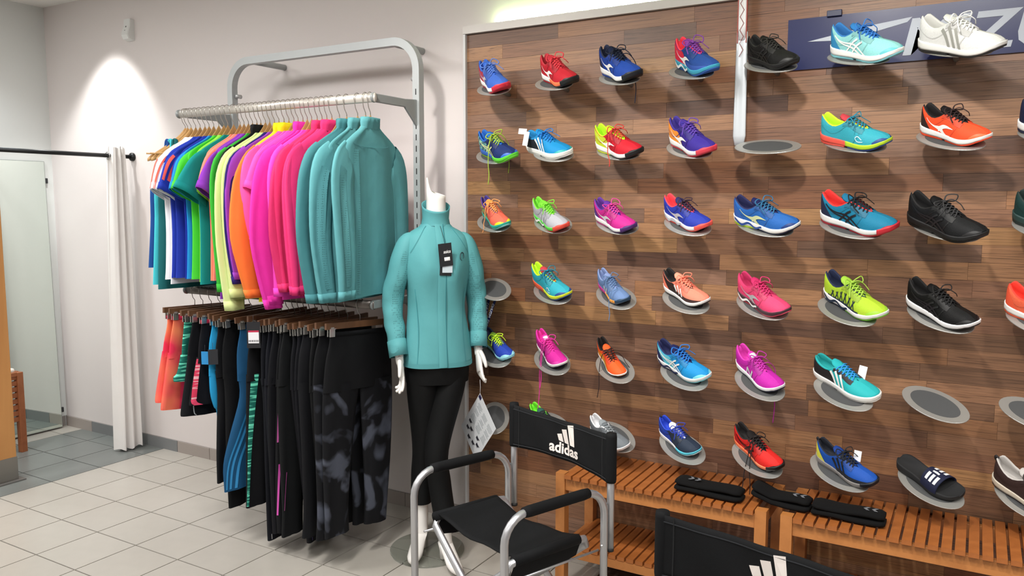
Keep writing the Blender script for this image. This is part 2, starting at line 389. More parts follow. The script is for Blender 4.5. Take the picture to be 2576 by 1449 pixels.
def lofted_upper(S):
    rows = []; nq = 8
    for t in SS:
        rt = [S.side(t, (i / nq) ** .9, -1) for i in range(nq + 1)]; lf = [S.side(t, (i / nq) ** .9, 1) for i in range(nq, -1, -1)]
        rows.append((rt, lf))
    m = MB(); m.grid([r[0] for r in rows], cap0=False); m.grid([r[1] for r in rows])
    m.f.append(tuple(range(9)) + tuple(range(len(SS) * 9, len(SS) * 9 + 9)))      # heel back
    k = len(SS) - 1
    m.f.append(tuple(k * 9 + i for i in range(9)) + tuple(len(SS) * 9 + k * 9 + i for i in range(9)))
    return m
def lofted_lining(S):
    rows = []
    for t in [x for x in SS if x <= .72]:
        rz = smooth_interp(S.rz, t); r = max(.0006, lerp(RW, t)); yc = S.yc(t); z0 = smooth_interp(S.zt, t); k = min(1, t / .05); k = k * k * (3 - 2 * k)
        dp = (rz - z0 - .012) * k; x = t * S.L0; th = min(.0075, r * .6) * (1 if t < .5 else .5)
        xb = x + .004 * (1 - k)
        half = [(r + .0006, 0, 0), (r - th * .25, .0032, 0), (r - th * .75, .0030, 0), (r - th, -.003 * k, 0), (r - th * .9, -dp * .5, 0), (max(.001, r - th * .6), -dp, 0), (r * .3, -dp - .002 * k, 0)]
        rt = [Vector((x, yc - a, rz + b)) for a, b, _ in half]; lf = [Vector((x, yc + a, rz + b)) for a, b, _ in half[::-1]]
        rows.append(rt + lf)
    return MB().grid(rows)
def lofted_sole(S, s0, s1, f0, f1, widen=1.0, dz=0, xo=0):
    """band of the sole from height fraction f0 to f1 between length fractions s0 and s1"""
    ts = [s0] + [t for t in SS if s0 < t < s1] + [s1]; rows = []
    for t in ts:
        h = S.hw(t); zb, zt = smooth_interp(S.zb, t), smooth_interp(S.zt, t); yc = S.yc(t); x = t * S.L0
        if t > .97 or t < .02: h *= 1.02
        def pr(f): return h * widen * (.95 + .11 * math.sin(min(1, f * 1.15) * PI * .62)), zb + (zt - zb) * f + dz
        fs = [f0 + (f1 - f0) * i / 4 for i in range(5)]
        ext = .004 * (t - .5) * 2 * (abs(t - .5) > .46) + xo
        rows.append([(x + ext, yc - pr(f)[0], pr(f)[1]) for f in fs] + [(x + ext, yc + pr(f)[0], pr(f)[1]) for f in fs[::-1]])
    return MB().grid(rows, True, True, True)
def ribbon(S, pts, off=.0011, sg=-1, n=10, m=None):
    """strip laid on the side of the shoe: pts = (s, q, width in metres)"""
    m = m or MB(); k = len(pts) - 1; P = []
    for i in range(k * n + 1):
        t = i / n; P.append([smooth_interp([(j, p[d]) for j, p in enumerate(pts)], t) for d in range(3)])
    rows = []
    for i, (s, q, wd) in enumerate(P):
        a, b = P[max(0, i - 1)], P[min(len(P) - 1, i + 1)]; H = .055
        tx, tz = (b[0] - a[0]) * S.L0, (b[1] - a[1]) * H; l = math.hypot(tx, tz) or 1
        nx, nz = -tz / l * wd / 2, tx / l * wd / 2
        rows.append([S.side(s + nx * e / S.L0, q + nz * e / H, sg, off) for e in (-1, -.33, .33, 1)])
    return m.grid(rows)
def region(S, s0, s1, qlo, qhi, off=.0010, n=12, both=True, m=None):
    m = m or MB()
    for sg in ((-1, 1) if both else (-1,)):
        rows = []
        for i in range(n + 1):
            s = s0 + (s1 - s0) * i / n; a, b = qlo(s), qhi(s); rows.append([S.side(s, a + (b - a) * j / 5, sg, off) for j in range(6)])
        m.grid(rows)
    return m
LOGO = {
 'cross': [[(.13, .82, .004), (.36, .52, .005), (.52, .32, .005), (.66, .04, .005)], [(.13, .82, .004), (.30, .46, .005), (.44, .24, .005), (.57, .03, .005)],
           [(.50, .70, .005), (.40, .40, .005), (.33, .10, .005)], [(.58, .68, .005), (.50, .40, .005), (.43, .08, .005)]],
 'spear': [[(.16, .80, .002), (.28, .46, .006), (.42, .26, .017)], [(.36, .26, .017), (.48, .44, .009), (.62, .52, .001)], [(.40, .30, .014), (.46, .10, .008), (.53, .03, .002)]],
 'bars': [[(.36, .88, .009), (.42, .45, .009), (.47, .02, .009)], [(.44, .88, .009), (.50, .45, .009), (.55, .02, .009)], [(.52, .86, .009), (.58, .45, .009), (.63, .02, .009)]],
 'shortbars': [[(.38, .74, .009), (.44, .30, .009)], [(.46, .72, .009), (.52, .26, .009)], [(.54, .68, .009), (.60, .22, .009)]],
 'slant': [[(.37, .05, .008), (.40, .55, .008)], [(.40, .55, .008), (.50, .06, .008)], [(.50, .06, .008), (.54, .58, .008)]],
 'sweep': [[(.14, .50, .004), (.34, .50, .007), (.52, .28, .008), (.66, .03, .009)], [(.14, .34, .004), (.32, .32, .006), (.46, .16, .007), (.56, .02, .008)], [(.20, .66, .003), (.40, .64, .006), (.58, .40, .008), (.74, .10, .009)]],
 'curl': [[(.72, .42, .003), (.66, .56, .003), (.62, .42, .003), (.66, .26, .004), (.74, .30, .003)]],
}
def make_shoe(d):
    if d['rc'] in FIT: d['L'], d['spin'], d['du'], d['dv'] = FIT[d['rc']]
    S = Shape(d.get('kind', 'run')); K = d.get('L', .285) / .28
    t = thing(d.get('name', 'running_shoe'), d['label'], 'shoe', (0, 0, 0), 0, 'display shoes on the wood wall')
    u, v, n = shelf_axes(d.get('spin', 35)); r, c = d['rc']
    O = Vector((COLX[c], DY, ROWZ[r])) + n * .0015 - u * (d['L'] * .5 - d.get('du', .005)) + v * d.get('dv', 0)
    mw = frame(O, u, v); t.matrix_world = mw @ Matrix.Diagonal((K, K * d.get('kw', 1), K, 1))
    up = d['up']; A = lambda k, df: d.get(k, df)
    fab = d.get('fab', 'mesh')
    lofted_upper(S).build('upper', M(up, .62, 0, fab), t)
    lofted_lining(S).build('lining', M(A('lin', up), .8), t)
    mid, out = A('mid', 'ececea'), A('out', '222222')
    of = .30 if S.kind == 'run' else .18
    ms = A('split', None)
    if ms:
        lofted_sole(S, 0, ms[0], of, 1).build('midsole', M(mid, .55), t); lofted_sole(S, ms[0], 1, of, 1).build('midsole', M(ms[1], .55), t)
    else: lofted_sole(S, 0, 1, of, 1).build('midsole', M(mid, .55), t)
    rear = A('out2', out)
    lofted_sole(S, 0, .42, 0, of, .97).build('outsole', M(rear, .6), t); lofted_sole(S, .48, 1, 0, of, .985).build('outsole', M(out, .6), t)
    if S.kind == 'run': lofted_sole(S, .41, .49, .12, of, .8).build('shank', M(A('shank', rear), .6), t)
    # sculpted wave between the two sole layers
    if 'wave' in d:
        m = MB()
        for sg in (-1, 1):
            rows = []
            for i in range(25):
                s = .02 + .52 * i / 24; zb, zt = smooth_interp(S.zb, s), smooth_interp(S.zt, s); f = .52 + .22 * math.sin(s * 26)
                hh = S.hw(s) * 1.045 + .001; rows.append([(s * S.L0, S.yc(s) + sg * hh, zb + (zt - zb) * (f + e)) for e in (-.16, 0, .16)])
            m.grid(rows)
        m.build('sole_wave', M(d['wave'], .5), t)
    if 'toe' in d: region(S, .86, .999, lambda s: 0, lambda s: .25 + .55 * min(1, (s - .86) / .1), .0012).build('toe_cap', M(d['toe'], .5), t)
    if 'tip' in d: region(S, .90, .9995, lambda s: 0, lambda s: .12 + .42 * min(1, (s - .90) / .07), .0016, 10, True, lofted_sole(S, .87, 1, .05, 1.12, 1.025, 0, .0018)).build('toe_bumper', M(d['tip'], .5), t)
    if 'heel' in d: region(S, 0, .24, lambda s: 0, lambda s: max(.02, 1.0 - (s / .24) ** 1.5), .0011).build('heel_counter', M(d['heel'], .6, 0, d.get('hfab')), t)
    if 'quarter' in d: region(S, .0, .48, lambda s: 0, lambda s: .97 if s < .3 else .97 * (1 - ((s - .3) / .18) ** 1.6), .0008, 16).build('quarter', M(d['quarter'], .6, 0, d.get('qfab', 'mesh')), t)
    if 'mud' in d: region(S, .45, .995, lambda s: 0, lambda s: .28 + .16 * math.sin((s - .45) / .55 * PI * .5), .0010, 18).build('mudguard', M(d['mud'], .55), t)
    if S.kind == 'run' and 'mud' not in d and 'cage' not in d:
        cc = tuple(min(1, v * 1.12 + .004) for v in rgb(up)); region(S, .80, .998, lambda s: 0, lambda s: .10 + .42 * ((s - .80) / .198) ** 1.3, .0007, 12).build('toe_overlay', M(cc, .4), t)
        m = MB()
        for sg in (-1, 1): ribbon(S, [(.05, .55, .0025), (.22, .42, .003), (.36, .62, .003), (.46, .80, .0025)], .0009, sg, 8, m); ribbon(S, [(.58, .04, .003), (.62, .35, .004), (.66, .72, .003)], .0009, sg, 6, m)
        m.build('seam_overlay', M(tuple(v * .7 for v in rgb(up)), .5), t)
    if 'foxing' in d: region(S, 0, .999, lambda s: 0, lambda s: .05, .002, 22).build('foxing', M(d['foxing'], .5), t)
    if 'cage' in d:
        m = MB()
        for s0 in (.2, .28, .36, .44, .52, .6): ribbon(S, [(s0, .05, .004), (s0 + .06, .72, .004)], .0016, -1, 5, m); ribbon(S, [(s0 + .08, .05, .004), (s0 + .03, .7, .004)], .0016, -1, 5, m)
        ribbon(S, [(.15, .08, .010), (.45, .06, .012), (.75, .10, .010)], .0016, -1, 8, m)
        m.build('cage', M(d['cage'], .6), t)
    if 'eye' not in d and S.kind == 'run': d['eye'] = tuple(v * .62 for v in rgb(up))
    if 'eye' in d:
        m = MB()
        for sg in (-1, 1): ribbon(S, [(.40, .93, .012), (.52, .90, .013), (.62, .86, .013), (.70, .86, .012)], .0013, sg, 6, m)
        m.build('eyestay', M(d['eye'], .6), t)
    for lg, col in d.get('logo', []):
        if lg in ('bars', 'shortbars'):
            for rb in LOGO[lg]: ribbon(S, rb, .0018).build('stripe', M(col, .5), t)
        else:
            m = MB()
            for i, rb in enumerate(LOGO[lg]): ribbon(S, rb, .0018 + .0003 * i, -1, 8, m)
            m.build('emblem', M(col, .4), t)
    # tongue
    rows = []
    for i in range(11):
        s = .70 - .36 * i / 10; x = s * S.L0
        base = smooth_interp(S.rz, max(s, .46)) - .0005; f = max(0, (.5 - s) / .16); z = base + .019 * f ** 1.2 * (1 if s < .5 else 0); ww = lerp([(.34, .017), (.40, .021), (.5, .0165), (.6, .013), (.7, .009)], s)
        if i == 10: ww *= .7
        x -= .006 * f
        rows.append([(x, S.yc(s) + ww * e, z - .006 * e * e + .0012) for e in (-1, -.6, 0, .6, 1)] + [(x - .002, S.yc(s) + ww * e * .95, z - .006 * e * e - .0038) for e in (1, .6, 0, -.6, -1)])
    tg = MB().grid(rows, True, True, True).build('tongue', M(A('ton', A('lin', up)), .75, 0, 'knit'), t)
    if 'badge' in d:
        MB().grid([[(q[0] + .0002, q[1], q[2] + .0012) for q in rows[i][1:4]] for i in (7, 8, 9)]).build('tongue_badge', M(d['badge'], .6), tg)
    # fastening
    lc = A('lace', up)
    if A('velcro', None):
        for s0, wd in ((.44, .020),):
            rw = []
            for i in range(11):
                e = -1 + 2 * i / 10; yy = S.yc(s0) + e * .0335; zz = smooth_interp(S.rz, s0) + .0105 - .034 * abs(e) ** 2.4
                rw.append([(s0 * S.L0 - wd / 2 + .006 * e, yy, zz + .001), (s0 * S.L0 + wd / 2 + .006 * e, yy, zz - .003), (s0 * S.L0 + wd / 2 + .006 * e, yy * .97, zz - .0055), (s0 * S.L0 - wd / 2 + .006 * e, yy * .97, zz - .002)])
            MB().grid(rw, True, True, True).build('strap', M(d['velcro'], .7, 0, 'canvas'), t)
    m = MB(); rr = A('lr', .0027)
    sl = (.49, .54, .59, .64, .68) if not A('velcro', None) else (.55, .6, .65)
    for i, s in enumerate(sl):
        z = smooth_interp(S.rz, s); hw = lerp(RW, s) + .008; y0 = S.yc(s)
        for sg in (-1, 1):
            s2 = s - .045; z2 = smooth_interp(S.rz, s2)
            pts = [(s * S.L0, y0 + sg * (hw + .002), z - .003), (s * S.L0 - .002, y0 + sg * hw * .5, z + .0055), ((s + s2) / 2 * S.L0, y0, (z + z2) / 2 + .0075), (s2 * S.L0 + .001, y0 - sg * hw * .6, z2 + .0055), (s2 * S.L0, y0 - sg * (lerp(RW, s2) + .007), z2 - .0015)]
            m.tube(bez(pts, 4), rr, 6, .7)
    if not A('velcro', None) and not A('nobow', None):
        s = .47; z = smooth_interp(S.rz, s) + .010; x = s * S.L0
        m.tube([(x - .004, -.005, z), (x + .004, .005, z)], .005, 6)
        rnd = random.Random(r * 10 + c)
        for sg in (-1, 1):
            j = lambda a: rnd.uniform(-a, a)
            m.tube(bez([(x, 0, z), (x - .006 + j(.01), sg * .020, z + .013 + j(.008)), (x + .006 + j(.01), sg * .042, z + .008 + j(.006)), (x + .016 + j(.008), sg * .034, z - .004), (x + .004, sg * .008, z)], 5), rr * .9, 6, .7)
            m.tube(bez([(x, 0, z), (x + .012 + j(.005), sg * .018, z + .006), (x + .028 + j(.01), sg * .034, z - .010), (x + .036 + j(.012), sg * (.044 + j(.006)), z - .030)], 5), rr * .8, 6, .7)
    inv = t.matrix_world.inverted()
    for (s, sg, drop, sway) in d.get('hang', []):
        z = smooth_interp(S.rz, s); a = t.matrix_world @ Vector((s * S.L0, 0, z + .008)); b = t.matrix_world @ Vector((s * S.L0 + .004, sg * .035, z + .004)); e = t.matrix_world @ Vector((s * S.L0 + .01, sg * .058, .045))
        wp = [a, b, e] + [e + Vector((sway * k / 3 + .002 * (-1) ** k, 0, -drop * k / 3)) for k in (1, 2, 3)]
        m.tube(bez([tuple(inv @ p) for p in wp], 5), rr * .85, 6, .8)
    m.build('laces', M(lc, .8), t)
    if 'loop' in d:
        MB().tube(bez([(.002, 0, .088), (-.006, 0, .098), (-.005, 0, .108), (.004, 0, .104)], 4), .0035, 6, 1.6).build('pull_loop', M(d['loop'], .7), t)
    return t
W_ = 'f0f0ee'; K_ = '161617'
SHOES = [
 dict(rc=(0,0), L=.262, up='3c62b8', quarter='b03048', lin='2f5cb8', lace='5478c4', mid=W_, out='c8283a', tip='c8283a', logo=[('spear','c0bcc4')], spin=34, label='blue running shoe with red heel and toe, upper left corner of the wood wall'),
 dict(rc=(0,1), L=.265, up='b8202e', lin='b02836', lace='d43440', mid=W_, split=(.42,'f8784a'), out=K_, out2='b8202e', tip=K_, logo=[('spear',W_)], label='all red running shoe with white emblem and black toe, top row'),
 dict(rc=(0,2), L=.285, up='1f46a0', quarter='1c3f94', heel='101a3a', lin='121c3c', lace='0d1730', ton='101a38', mid=W_, out=K_, out2='24489c', tip='14181f', logo=[('spear',W_)], hang=[(.6,1,.15,.0)], label='royal blue running shoe with navy collar and a lace dangling below its shelf'),
 dict(rc=(0,3), L=.275, up='23488f', quarter='e0304c', lin='f03a50', lace='7a3a9a', mid='3a9cb8', wave=W_, out='2a5aa8', mud='2a4fa0', logo=[('spear',W_)], ton='8a3a98', label='blue and red running shoe with purple laces and turquoise sole, top row'),
 dict(rc=(0,4), L=.29, up='121211', heel='0d0d0d', lin='0b0b0b', lace='201e1b', mid='101010', out='111111', toe='1a1a1a', logo=[('cross','1e1e1d')], spin=24, label='all black running shoe beside the hanging shoehorn, top row'),
 dict(rc=(0,5), L=.292, up='93d6d6', heel='2d84b8', lin='2a72b4', lace='2a70c0', mid=W_, out='8ad2dc', out2='8ad2dc', toe='62bcc4', logo=[('cross',W_)], spin=22, label='pale aqua running shoe with white crossed stripes in front of the blue banner'),
 dict(rc=(0,6), L=.318, up='e4e4e2', lin='d6d6d2', lace='f2f2f0', mid='f0f0ec', out='2a2a2a', logo=[('bars','96968f')], spin=20, label='white running shoe with three grey stripes in front of the blue banner'),
 dict(rc=(1,0), L=.28, up='1c2f66', quarter='1c2f5a', qfab='print', lin='1f62b8', lace='9cb83a', mid='2a62b8', split=(.55,'62d83a'), out='70e03a', out2='a8e03a', toe='2a62c0', logo=[('cross','d8dca0')], hang=[(.55,-1,.13,0),(.5,1,.12,.0)], label='navy and lime patterned running shoe with laces hanging down, second row at far left'),
 dict(rc=(1,1), L=.275, kind='boat', name='boat_shoe', up='1a86c0', quarter='141a26', qfab=None, fab='canvas', lin='1a86c0', lace='1a7cd0', mid='f2f2ee', out='f2f2ee', toe='2aa8a8', logo=[('bars',W_)], label='blue boat shoe with white paper tags, second row', tagp=1),
 dict(rc=(1,2), L=.278, up='c01c2c', quarter='c8d838', lin='b8f020', lace='c43a30', mid=W_, out=K_, out2='c8d838', tip=K_, logo=[('spear',W_)], hang=[(.5,-1,.07,.01)], label='red running shoe with a lime yellow heel half, second row'),
 dict(rc=(1,3), L=.285, up='3a2a8c', quarter='f0963c', lin='3a2a88', lace='5a3aa0', mid=W_, out='d84050', tip='d84050', logo=[('spear',W_)], label='purple running shoe with an orange heel half, second row'),
 dict(rc=(1,5), L=.285, up='3aaabc', lin='c8f030', lace='1f7f98', ton='c04048', mid='f05a4c', split=(.45,'bce030'), out='2a4a8a', out2='f05a4c', toe='2a4a8a', logo=[('curl','bfe4e8')], spin=24, label='turquoise running shoe with coral and lime sole, to the right of the shoehorn'),
 dict(rc=(1,6), L=.29, up='ff5630', heel='2a1a18', lin='171313', lace='2a1818', mid=W_, out='ff5630', toe='ff6a3c', logo=[('spear',W_)], spin=24, label='bright orange running shoe with black collar below the blue banner'),
 dict(rc=(1,7), L=.28, up='1c2440', lin='10182c', lace='10182c', mid=W_, out='1c2440', label='dark navy running shoe cut off by the frame at right, second row'),
 dict(rc=(2,0), L=.255, up='f5705a', quarter='5a5a58', qfab='print', lin='4a3a8a', ton='f5a050', lace='f0a060', mid='2ab4a4', split=(.5,'2aae9a'), out='8ad0d0', toe='ece020', spin=40, hang=[(.5,-1,.06,-.01)], label='coral and yellow patterned running shoe with orange laces, beside the mannequin shoulder'),
 dict(rc=(2,1), L=.262, up='b4b4bc', lin='7ad83a', lace='7cd83a', ton='7ad83a', mid='58cc48', wave=W_, out='e85040', out2='58cc48', tip='e85040', logo=[('slant','d8d8dc')], spin=38, label='silver running shoe with green laces and red toe, third row'),
 dict(rc=(2,2), L=.268, up='c42a8a', heel='4a2a78', lin='5a2a8c', lace='d43a94', mid=W_, out='4a2a6a', out2='c02a80', tip='4a2a6a', logo=[('spear','c8c4c8')], label='magenta running shoe with purple heel, third row'),
 dict(rc=(2,3), L=.272, up='2c3ca8', lin='f4404c', lace='3a2434', ton='2a2a5a', mid='e8e8ec', wave='b0b4bc', out='f05a50', out2='f05a50', tip='f05a50', logo=[('spear','b8b4bc')], label='cobalt blue running shoe with red collar, third row'),
 dict(rc=(2,4), L=.288, up='2a66b4', heel='2a5aa8', lin='1c2050', lace='2a6a94', mid=W_, wave='2a4a90', out='162040', out2='b8e030', toe='1c3a78', logo=[('spear','c8d0a0')], label='blue running shoe with a lime heel sole, third row'),
 dict(rc=(2,5), L=.295, up='1f80a4', heel='1a2440', lin='e43430', lace='121214', ton='1f6f94', mid=W_, out='c02838', out2='b02838', tip='c82a38', logo=[('cross','14161c')], label='teal blue running shoe with red collar and black crossed stripes'),
 dict(rc=(2,6), L=.305, up='141517', lin='0c0c0e', lace='2c2c2e', mid='111214', out='141416', toe='18181a', logo=[('cross','1d1e20')], spin=32, label='all black trail shoe at the right end of the third row'),
 dict(rc=(2,7), L=.27, up='1c3a38', lin='142826', lace='142826', mid='26403e', out='142826', label='dark green shoe cut off by the frame at right, third row'),
 dict(rc=(3,1), L=.272, up='34aabc', lin='c4f028', lace='1a7c94', ton='c04048', mid='f0603c', split=(.45,'d4e030'), out='2a4a8a', out2='f0603c', toe='2a4a8a', logo=[('curl','cfe8ec')], spin=42, label='turquoise running shoe with coral and lime sole, fourth row beside the mannequin'),
 dict(rc=(3,2), L=.262, up='6a86b4', lin='7a8cb8', lace='56749c', mid='b82a80', split=(.42,'f0a040'), out='24405a', tip='24405a', logo=[('slant','c8ccd4')], spin=44, hang=[(.78,-1,.09,.0)], label='slate blue running shoe with an orange sole front, fourth row'),
 dict(rc=(3,3), L=.275, up='ff8c74', quarter='2a1c1a', qfab=None, mud='3c2422', lin='181616', lace='ff8a70', ton='ff9a80', mid=W_, out='2a2424', logo=[('shortbars',W_)], heel='f08068', label='coral and black running shoe with three white bars, fourth row'),
 dict(rc=(3,4), L=.28, up='e84a78', lin='c02a60', lace='cc2c68', mid='4a3038', wave=W_, out='e4506a', out2='e04a5a', logo=[('spear','b4b0b4')], label='rose pink running shoe with silver emblem, fourth row'),
 dict(rc=(3,5), L=.293, up='b4d838', lin='1a2444', lace='a4cc48', ton='9cc840', mid=W_, wave='1a2a40', out='78cc30', out2='2a3040', cage='1a2a3c', toe='a0d840', label='lime running shoe with a navy lattice pattern, fourth row'),
 dict(rc=(3,6), L=.312, up='0d0d0e', lin='080809', lace='0c0c0d', mid='eeeef0', out='1a1a1c', toe='141416', logo=[('cross','1c1c20')], label='black running shoe on a white sole, fourth row'),
 dict(rc=(3,7), L=.28, up='f06a4a', lin='e83a2a', lace='f06a4a', mid='f0eeea', out='e8603c', heel='ec5a3a', label='coral red running shoe cut off by the frame at right, fourth row', spin=35),
 dict(rc=(4,0), L=.255, up='2a48b4', quarter='c4e83c', lin='1a2244', lace='c8f030', ton='7aa83a', mid='9cdce8', out='8cd4e4', toe='9cdce8', spin=48, label='blue running shoe with lime laces below the hanging lanyard'),
 dict(rc=(4,1), L=.262, up='d42a9c', lin='e430a4', lace='dc309c', mid=W_, out='1a2038', toe='d83aa4', logo=[('slant','3a2a50')], badge='d8d8dc', spin=46, hang=[(.5,-1,.24,-.012),(.56,-1,.14,-.008)], label='magenta running shoe with a long pink lace hanging down, fifth row'),
 dict(rc=(4,2), L=.255, kind='spike', name='track_spike', up='f45c28', lin='1a1210', lace='2a1614', ton='f45c28', mid='e8e4e0', out='f0884a', eye='c83a1c', logo=[('sweep','ecb428')], spin=50, fab='knit', nobow=1, hang=[(.5,-1,.15,-.01),(.56,1,.07,.05)], label='orange track spike with yellow stripes and black laces, fifth row'),
 dict(rc=(4,3), L=.285, up='1f92d4', quarter='6acce0', heel='1a2454', lin='1a2050', lace='1f70c4', mid=W_, wave='1a2450', out='8adce8', out2='1a2450', toe='7ad4e4', logo=[('cross',W_)], spin=36, label='sky blue running shoe with white crossed stripes and navy collar, fifth row'),
 dict(rc=(4,4), L=.28, up='c82aac', lin='d438ac', lace='b82aa0', mid='f0f0f2', out='1a1a3a', logo=[('slant','d0d0d4')], badge='c8ccd0', spin=46, hang=[(.6,1,.20,.0)], label='violet pink running shoe with silver emblem on a thick white sole, fifth row'),
 dict(rc=(4,5), L=.295, kind='boat', name='boat_shoe', up='2aacb0', quarter='161618', qfab=None, fab='canvas', lin='1fa4a4', lace='2a90dc', ton='2aacb0', mid='f2f2ee', out='f2f2ee', eye='1a1a1c', logo=[('bars',W_)], spin=40, label='black and teal boat shoe with three white stripes, fifth row', tagp=2, nobow=1),
 dict(rc=(5,1), L=.235, up='2a3a38', lin='74e02c', lace='2a3634', ton='2f5a50', velcro='26302e', mid='e8e8e8', out='2a3634', kw=1.1, spin=46, label='small dark green strap shoe with bright green lining behind the camp chair'),
 dict(rc=(5,2), L=.25, up='747a80', lin='d8d8da', lace='7a8084', ton='8a9094', velcro='6c7276', mid='f0f0f2', out='c8c8cc', kw=1.1, spin=46, label='small grey strap shoe with white sole behind the camp chair backrest'),
 dict(rc=(5,3), L=.255, up='2a3648', quarter='2846b4', lin='2446c4', lace='2a3ea8', ton='e8e8ec', mid='f0f0f2', split=(.6,'58cce4'), out='e4ecf0', loop='1a1c28', badge='e8e8ec', kw=1.08, spin=42, label='navy shoe with royal blue laces and a white tongue, bottom row'),
 dict(rc=(5,4), L=.28, up='dc2a26', heel='b81c1c', lin='181414', lace='181010', mid='ff7a4c', split=(.5,'fa8a60'), out='1a1a1a', out2=W_, tip='1c1818', logo=[('cross','2a0c0c')], spin=44, hang=[(.5,-1,.19,-.03),(.56,-1,.17,.0)], label='red running shoe with long black laces reaching the bench, bottom row'),
 dict(rc=(5,5), L=.29, up='2054b0', mud='181c24', heel='d8d850', lin='181c28', lace='10141c', ton='1c3a80', mid='8c8886', out='8a8684', out2='8c8886', tip='1a1e26', loop='14161c', logo=[('bars','10141c')], spin=34, label='blue trail shoe with black stripes and a grey lug sole, bottom row', tagp=3),
 dict(rc=(5,7), L=.30, up='3c2c2a', lin='b8b4b0', lace='2a2422', mid='cfc6b4', out='3a302c', loop='1c1616', spin=40, label='brown leather walking shoe with pale grey collar, bottom row at the right edge'),
]
FIT = { (0, 0): (0.2629, 45.7, 0.0142, 0.0025), (0, 1): (0.2585, 42.0, 0.0289, 0.0152), (0, 2): (0.2709, 44.6, 0.0046, 0.0045), (0, 3): (0.2655, 49.2, 0.0121, 0.0166),
  (1, 0): (0.2572, 33.2, 0.0507, -0.0002), (1, 1): (0.2647, 28.1, -0.0161, -0.0109), (1, 2): (0.2547, 33.4, 0.0291, -0.0160), (1, 3): (0.2605, 43.8, 0.0218, -0.0001), (0,
  4): (0.2366, 42.1, 0.0157, -0.0030), (0, 5): (0.2647, 36.8, 0.0312, -0.0007), (0, 6): (0.2731, 36.7, 0.0398, -0.0323), (1, 5): (0.2474, 29.2, 0.0167, -0.0186), (1, 6):
  (0.2423, 42.2, 0.0050, 0.0082), (2, 0): (0.2339, 41.7, 0.0193, 0.0046), (2, 1): (0.2376, 38.2, 0.0171, -0.0158), (2, 2): (0.2342, 35.3, 0.0166, -0.0181), (2, 3):
  (0.2379, 36.3, -0.0020, 0.0019), (3, 1): (0.2502, 34.6, -0.0028, 0.0012), (3, 2): (0.2143, 44.0, -0.0063, -0.0061), (3, 3): (0.2323, 34.9, -0.0108, 0.0120), (2, 4):
  (0.2552, 25.0, 0.0139, -0.0102), (2, 5): (0.2741, 30.1, 0.0241, 0.0070), (2, 6): (0.2713, 40.2, 0.0218, -0.0245), (3, 4): (0.2459, 39.7, 0.0089, -0.0015), (3, 5):
  (0.2602, 41.3, 0.0061, 0.0275), (3, 6): (0.2559, 41.2, 0.0051, -0.0031), (4, 0): (0.2123, 35.3, 0.0079, 0.0262), (4, 1): (0.2314, 42.7, -0.0190, 0.0084), (4, 2):
  (0.2226, 48.2, -0.0261, -0.0046), (4, 3): (0.2553, 30.2, -0.0165, 0.0154), (5, 2): (0.2102, 30.9, 0.0127, -0.0301), (5, 3): (0.2108, 34.3, -0.0168, 0.0024), (4, 4):
  (0.2433, 43.3, -0.0229, 0.0149), (4, 5): (0.2623, 35.6, -0.0166, 0.0300), (5, 4): (0.2342, 39.1, -0.0049, 0.0102), (5, 5): (0.2340, 32.7, 0.0203, 0.0101), (1, 7):
  (.255, 36, .01, 0), (2, 7): (.255, 38, .01, 0), (3, 7): (.25, 38, 0, 0), (5, 7): (.265, 38, .005, 0), (5, 1): (.21, 32, 0, -.02)}
byrc = {d['rc']: d for d in SHOES}
SPIN_EMPTY = {(1,4): 8, (3,0): 40, (4,6): 38, (4,7): 34, (5,0): 55, (5,6): 38}
EMPTY_LABEL = {(1,4): 'empty oval shoe shelf just below the tip of the shoehorn', (3,0): 'empty oval shoe shelf beside the mannequin elbow', (4,6): 'empty oval shoe shelf right of the black and teal boat shoe',
  (4,7): 'empty oval shoe shelf cut off by the right edge of the photo, fifth row', (5,0): 'empty oval shoe shelf behind the hanging paper sheet', (5,6): 'oval shoe shelf carrying the black slide sandal'}
SHELF_LABEL = {(1, 5): 'oval shoe shelf under the turquoise and coral shoe, second row', (3, 1): 'oval shoe shelf under the turquoise and coral shoe, fourth row'}
shoes = {}
for r in range(6):
    for c in range(8):
        if (r, c) == (0, 7): continue
        if (r, c) in byrc:
            d = byrc[(r, c)]; shoes[(r, c)] = make_shoe(d); shelf(r, c, SHELF_LABEL.get((r, c)) or 'oval shoe shelf under the ' + ' '.join(d['label'].split(',')[0].split()[:11]), min(45, max(30, .5 * d['spin'] + 19)))
        else: shelf(r, c, EMPTY_LABEL[(r, c)], SPIN_EMPTY[(r, c)])
# paper tags on three shoes
def paper_tag(rc, cx, cy, cz, label, w=.030, h=.05, rot=0):
    t = shoes[rc]
    m = t.matrix_world @ Matrix.Translation((cx, cy, cz)) @ Matrix.Rotation(rot, 4, 'Z') @ Matrix.Rotation(math.radians(60), 4, 'X')
    o = MB().box((0, 0, 0), (w, h, .0012)).build('price_tag', M('eceef0', .6), None, False); o.matrix_world = m
    tag(o, label, 'tag')
paper_tag((1,1), .055, -.048, .075, 'white paper tag hanging over the side of the blue boat shoe', .032, .062, .15)
paper_tag((1,1), .020, -.036, .100, 'folded white tag tied at the heel of the blue boat shoe', .05, .025, .2)
paper_tag((4,5), .185, .040, .070, 'white paper tag sticking out behind the black and teal boat shoe', .030, .055, .3)
paper_tag((5,5), .165, .044, .085, 'pale paper tag sticking out behind the blue trail shoe', .03, .045, .4)

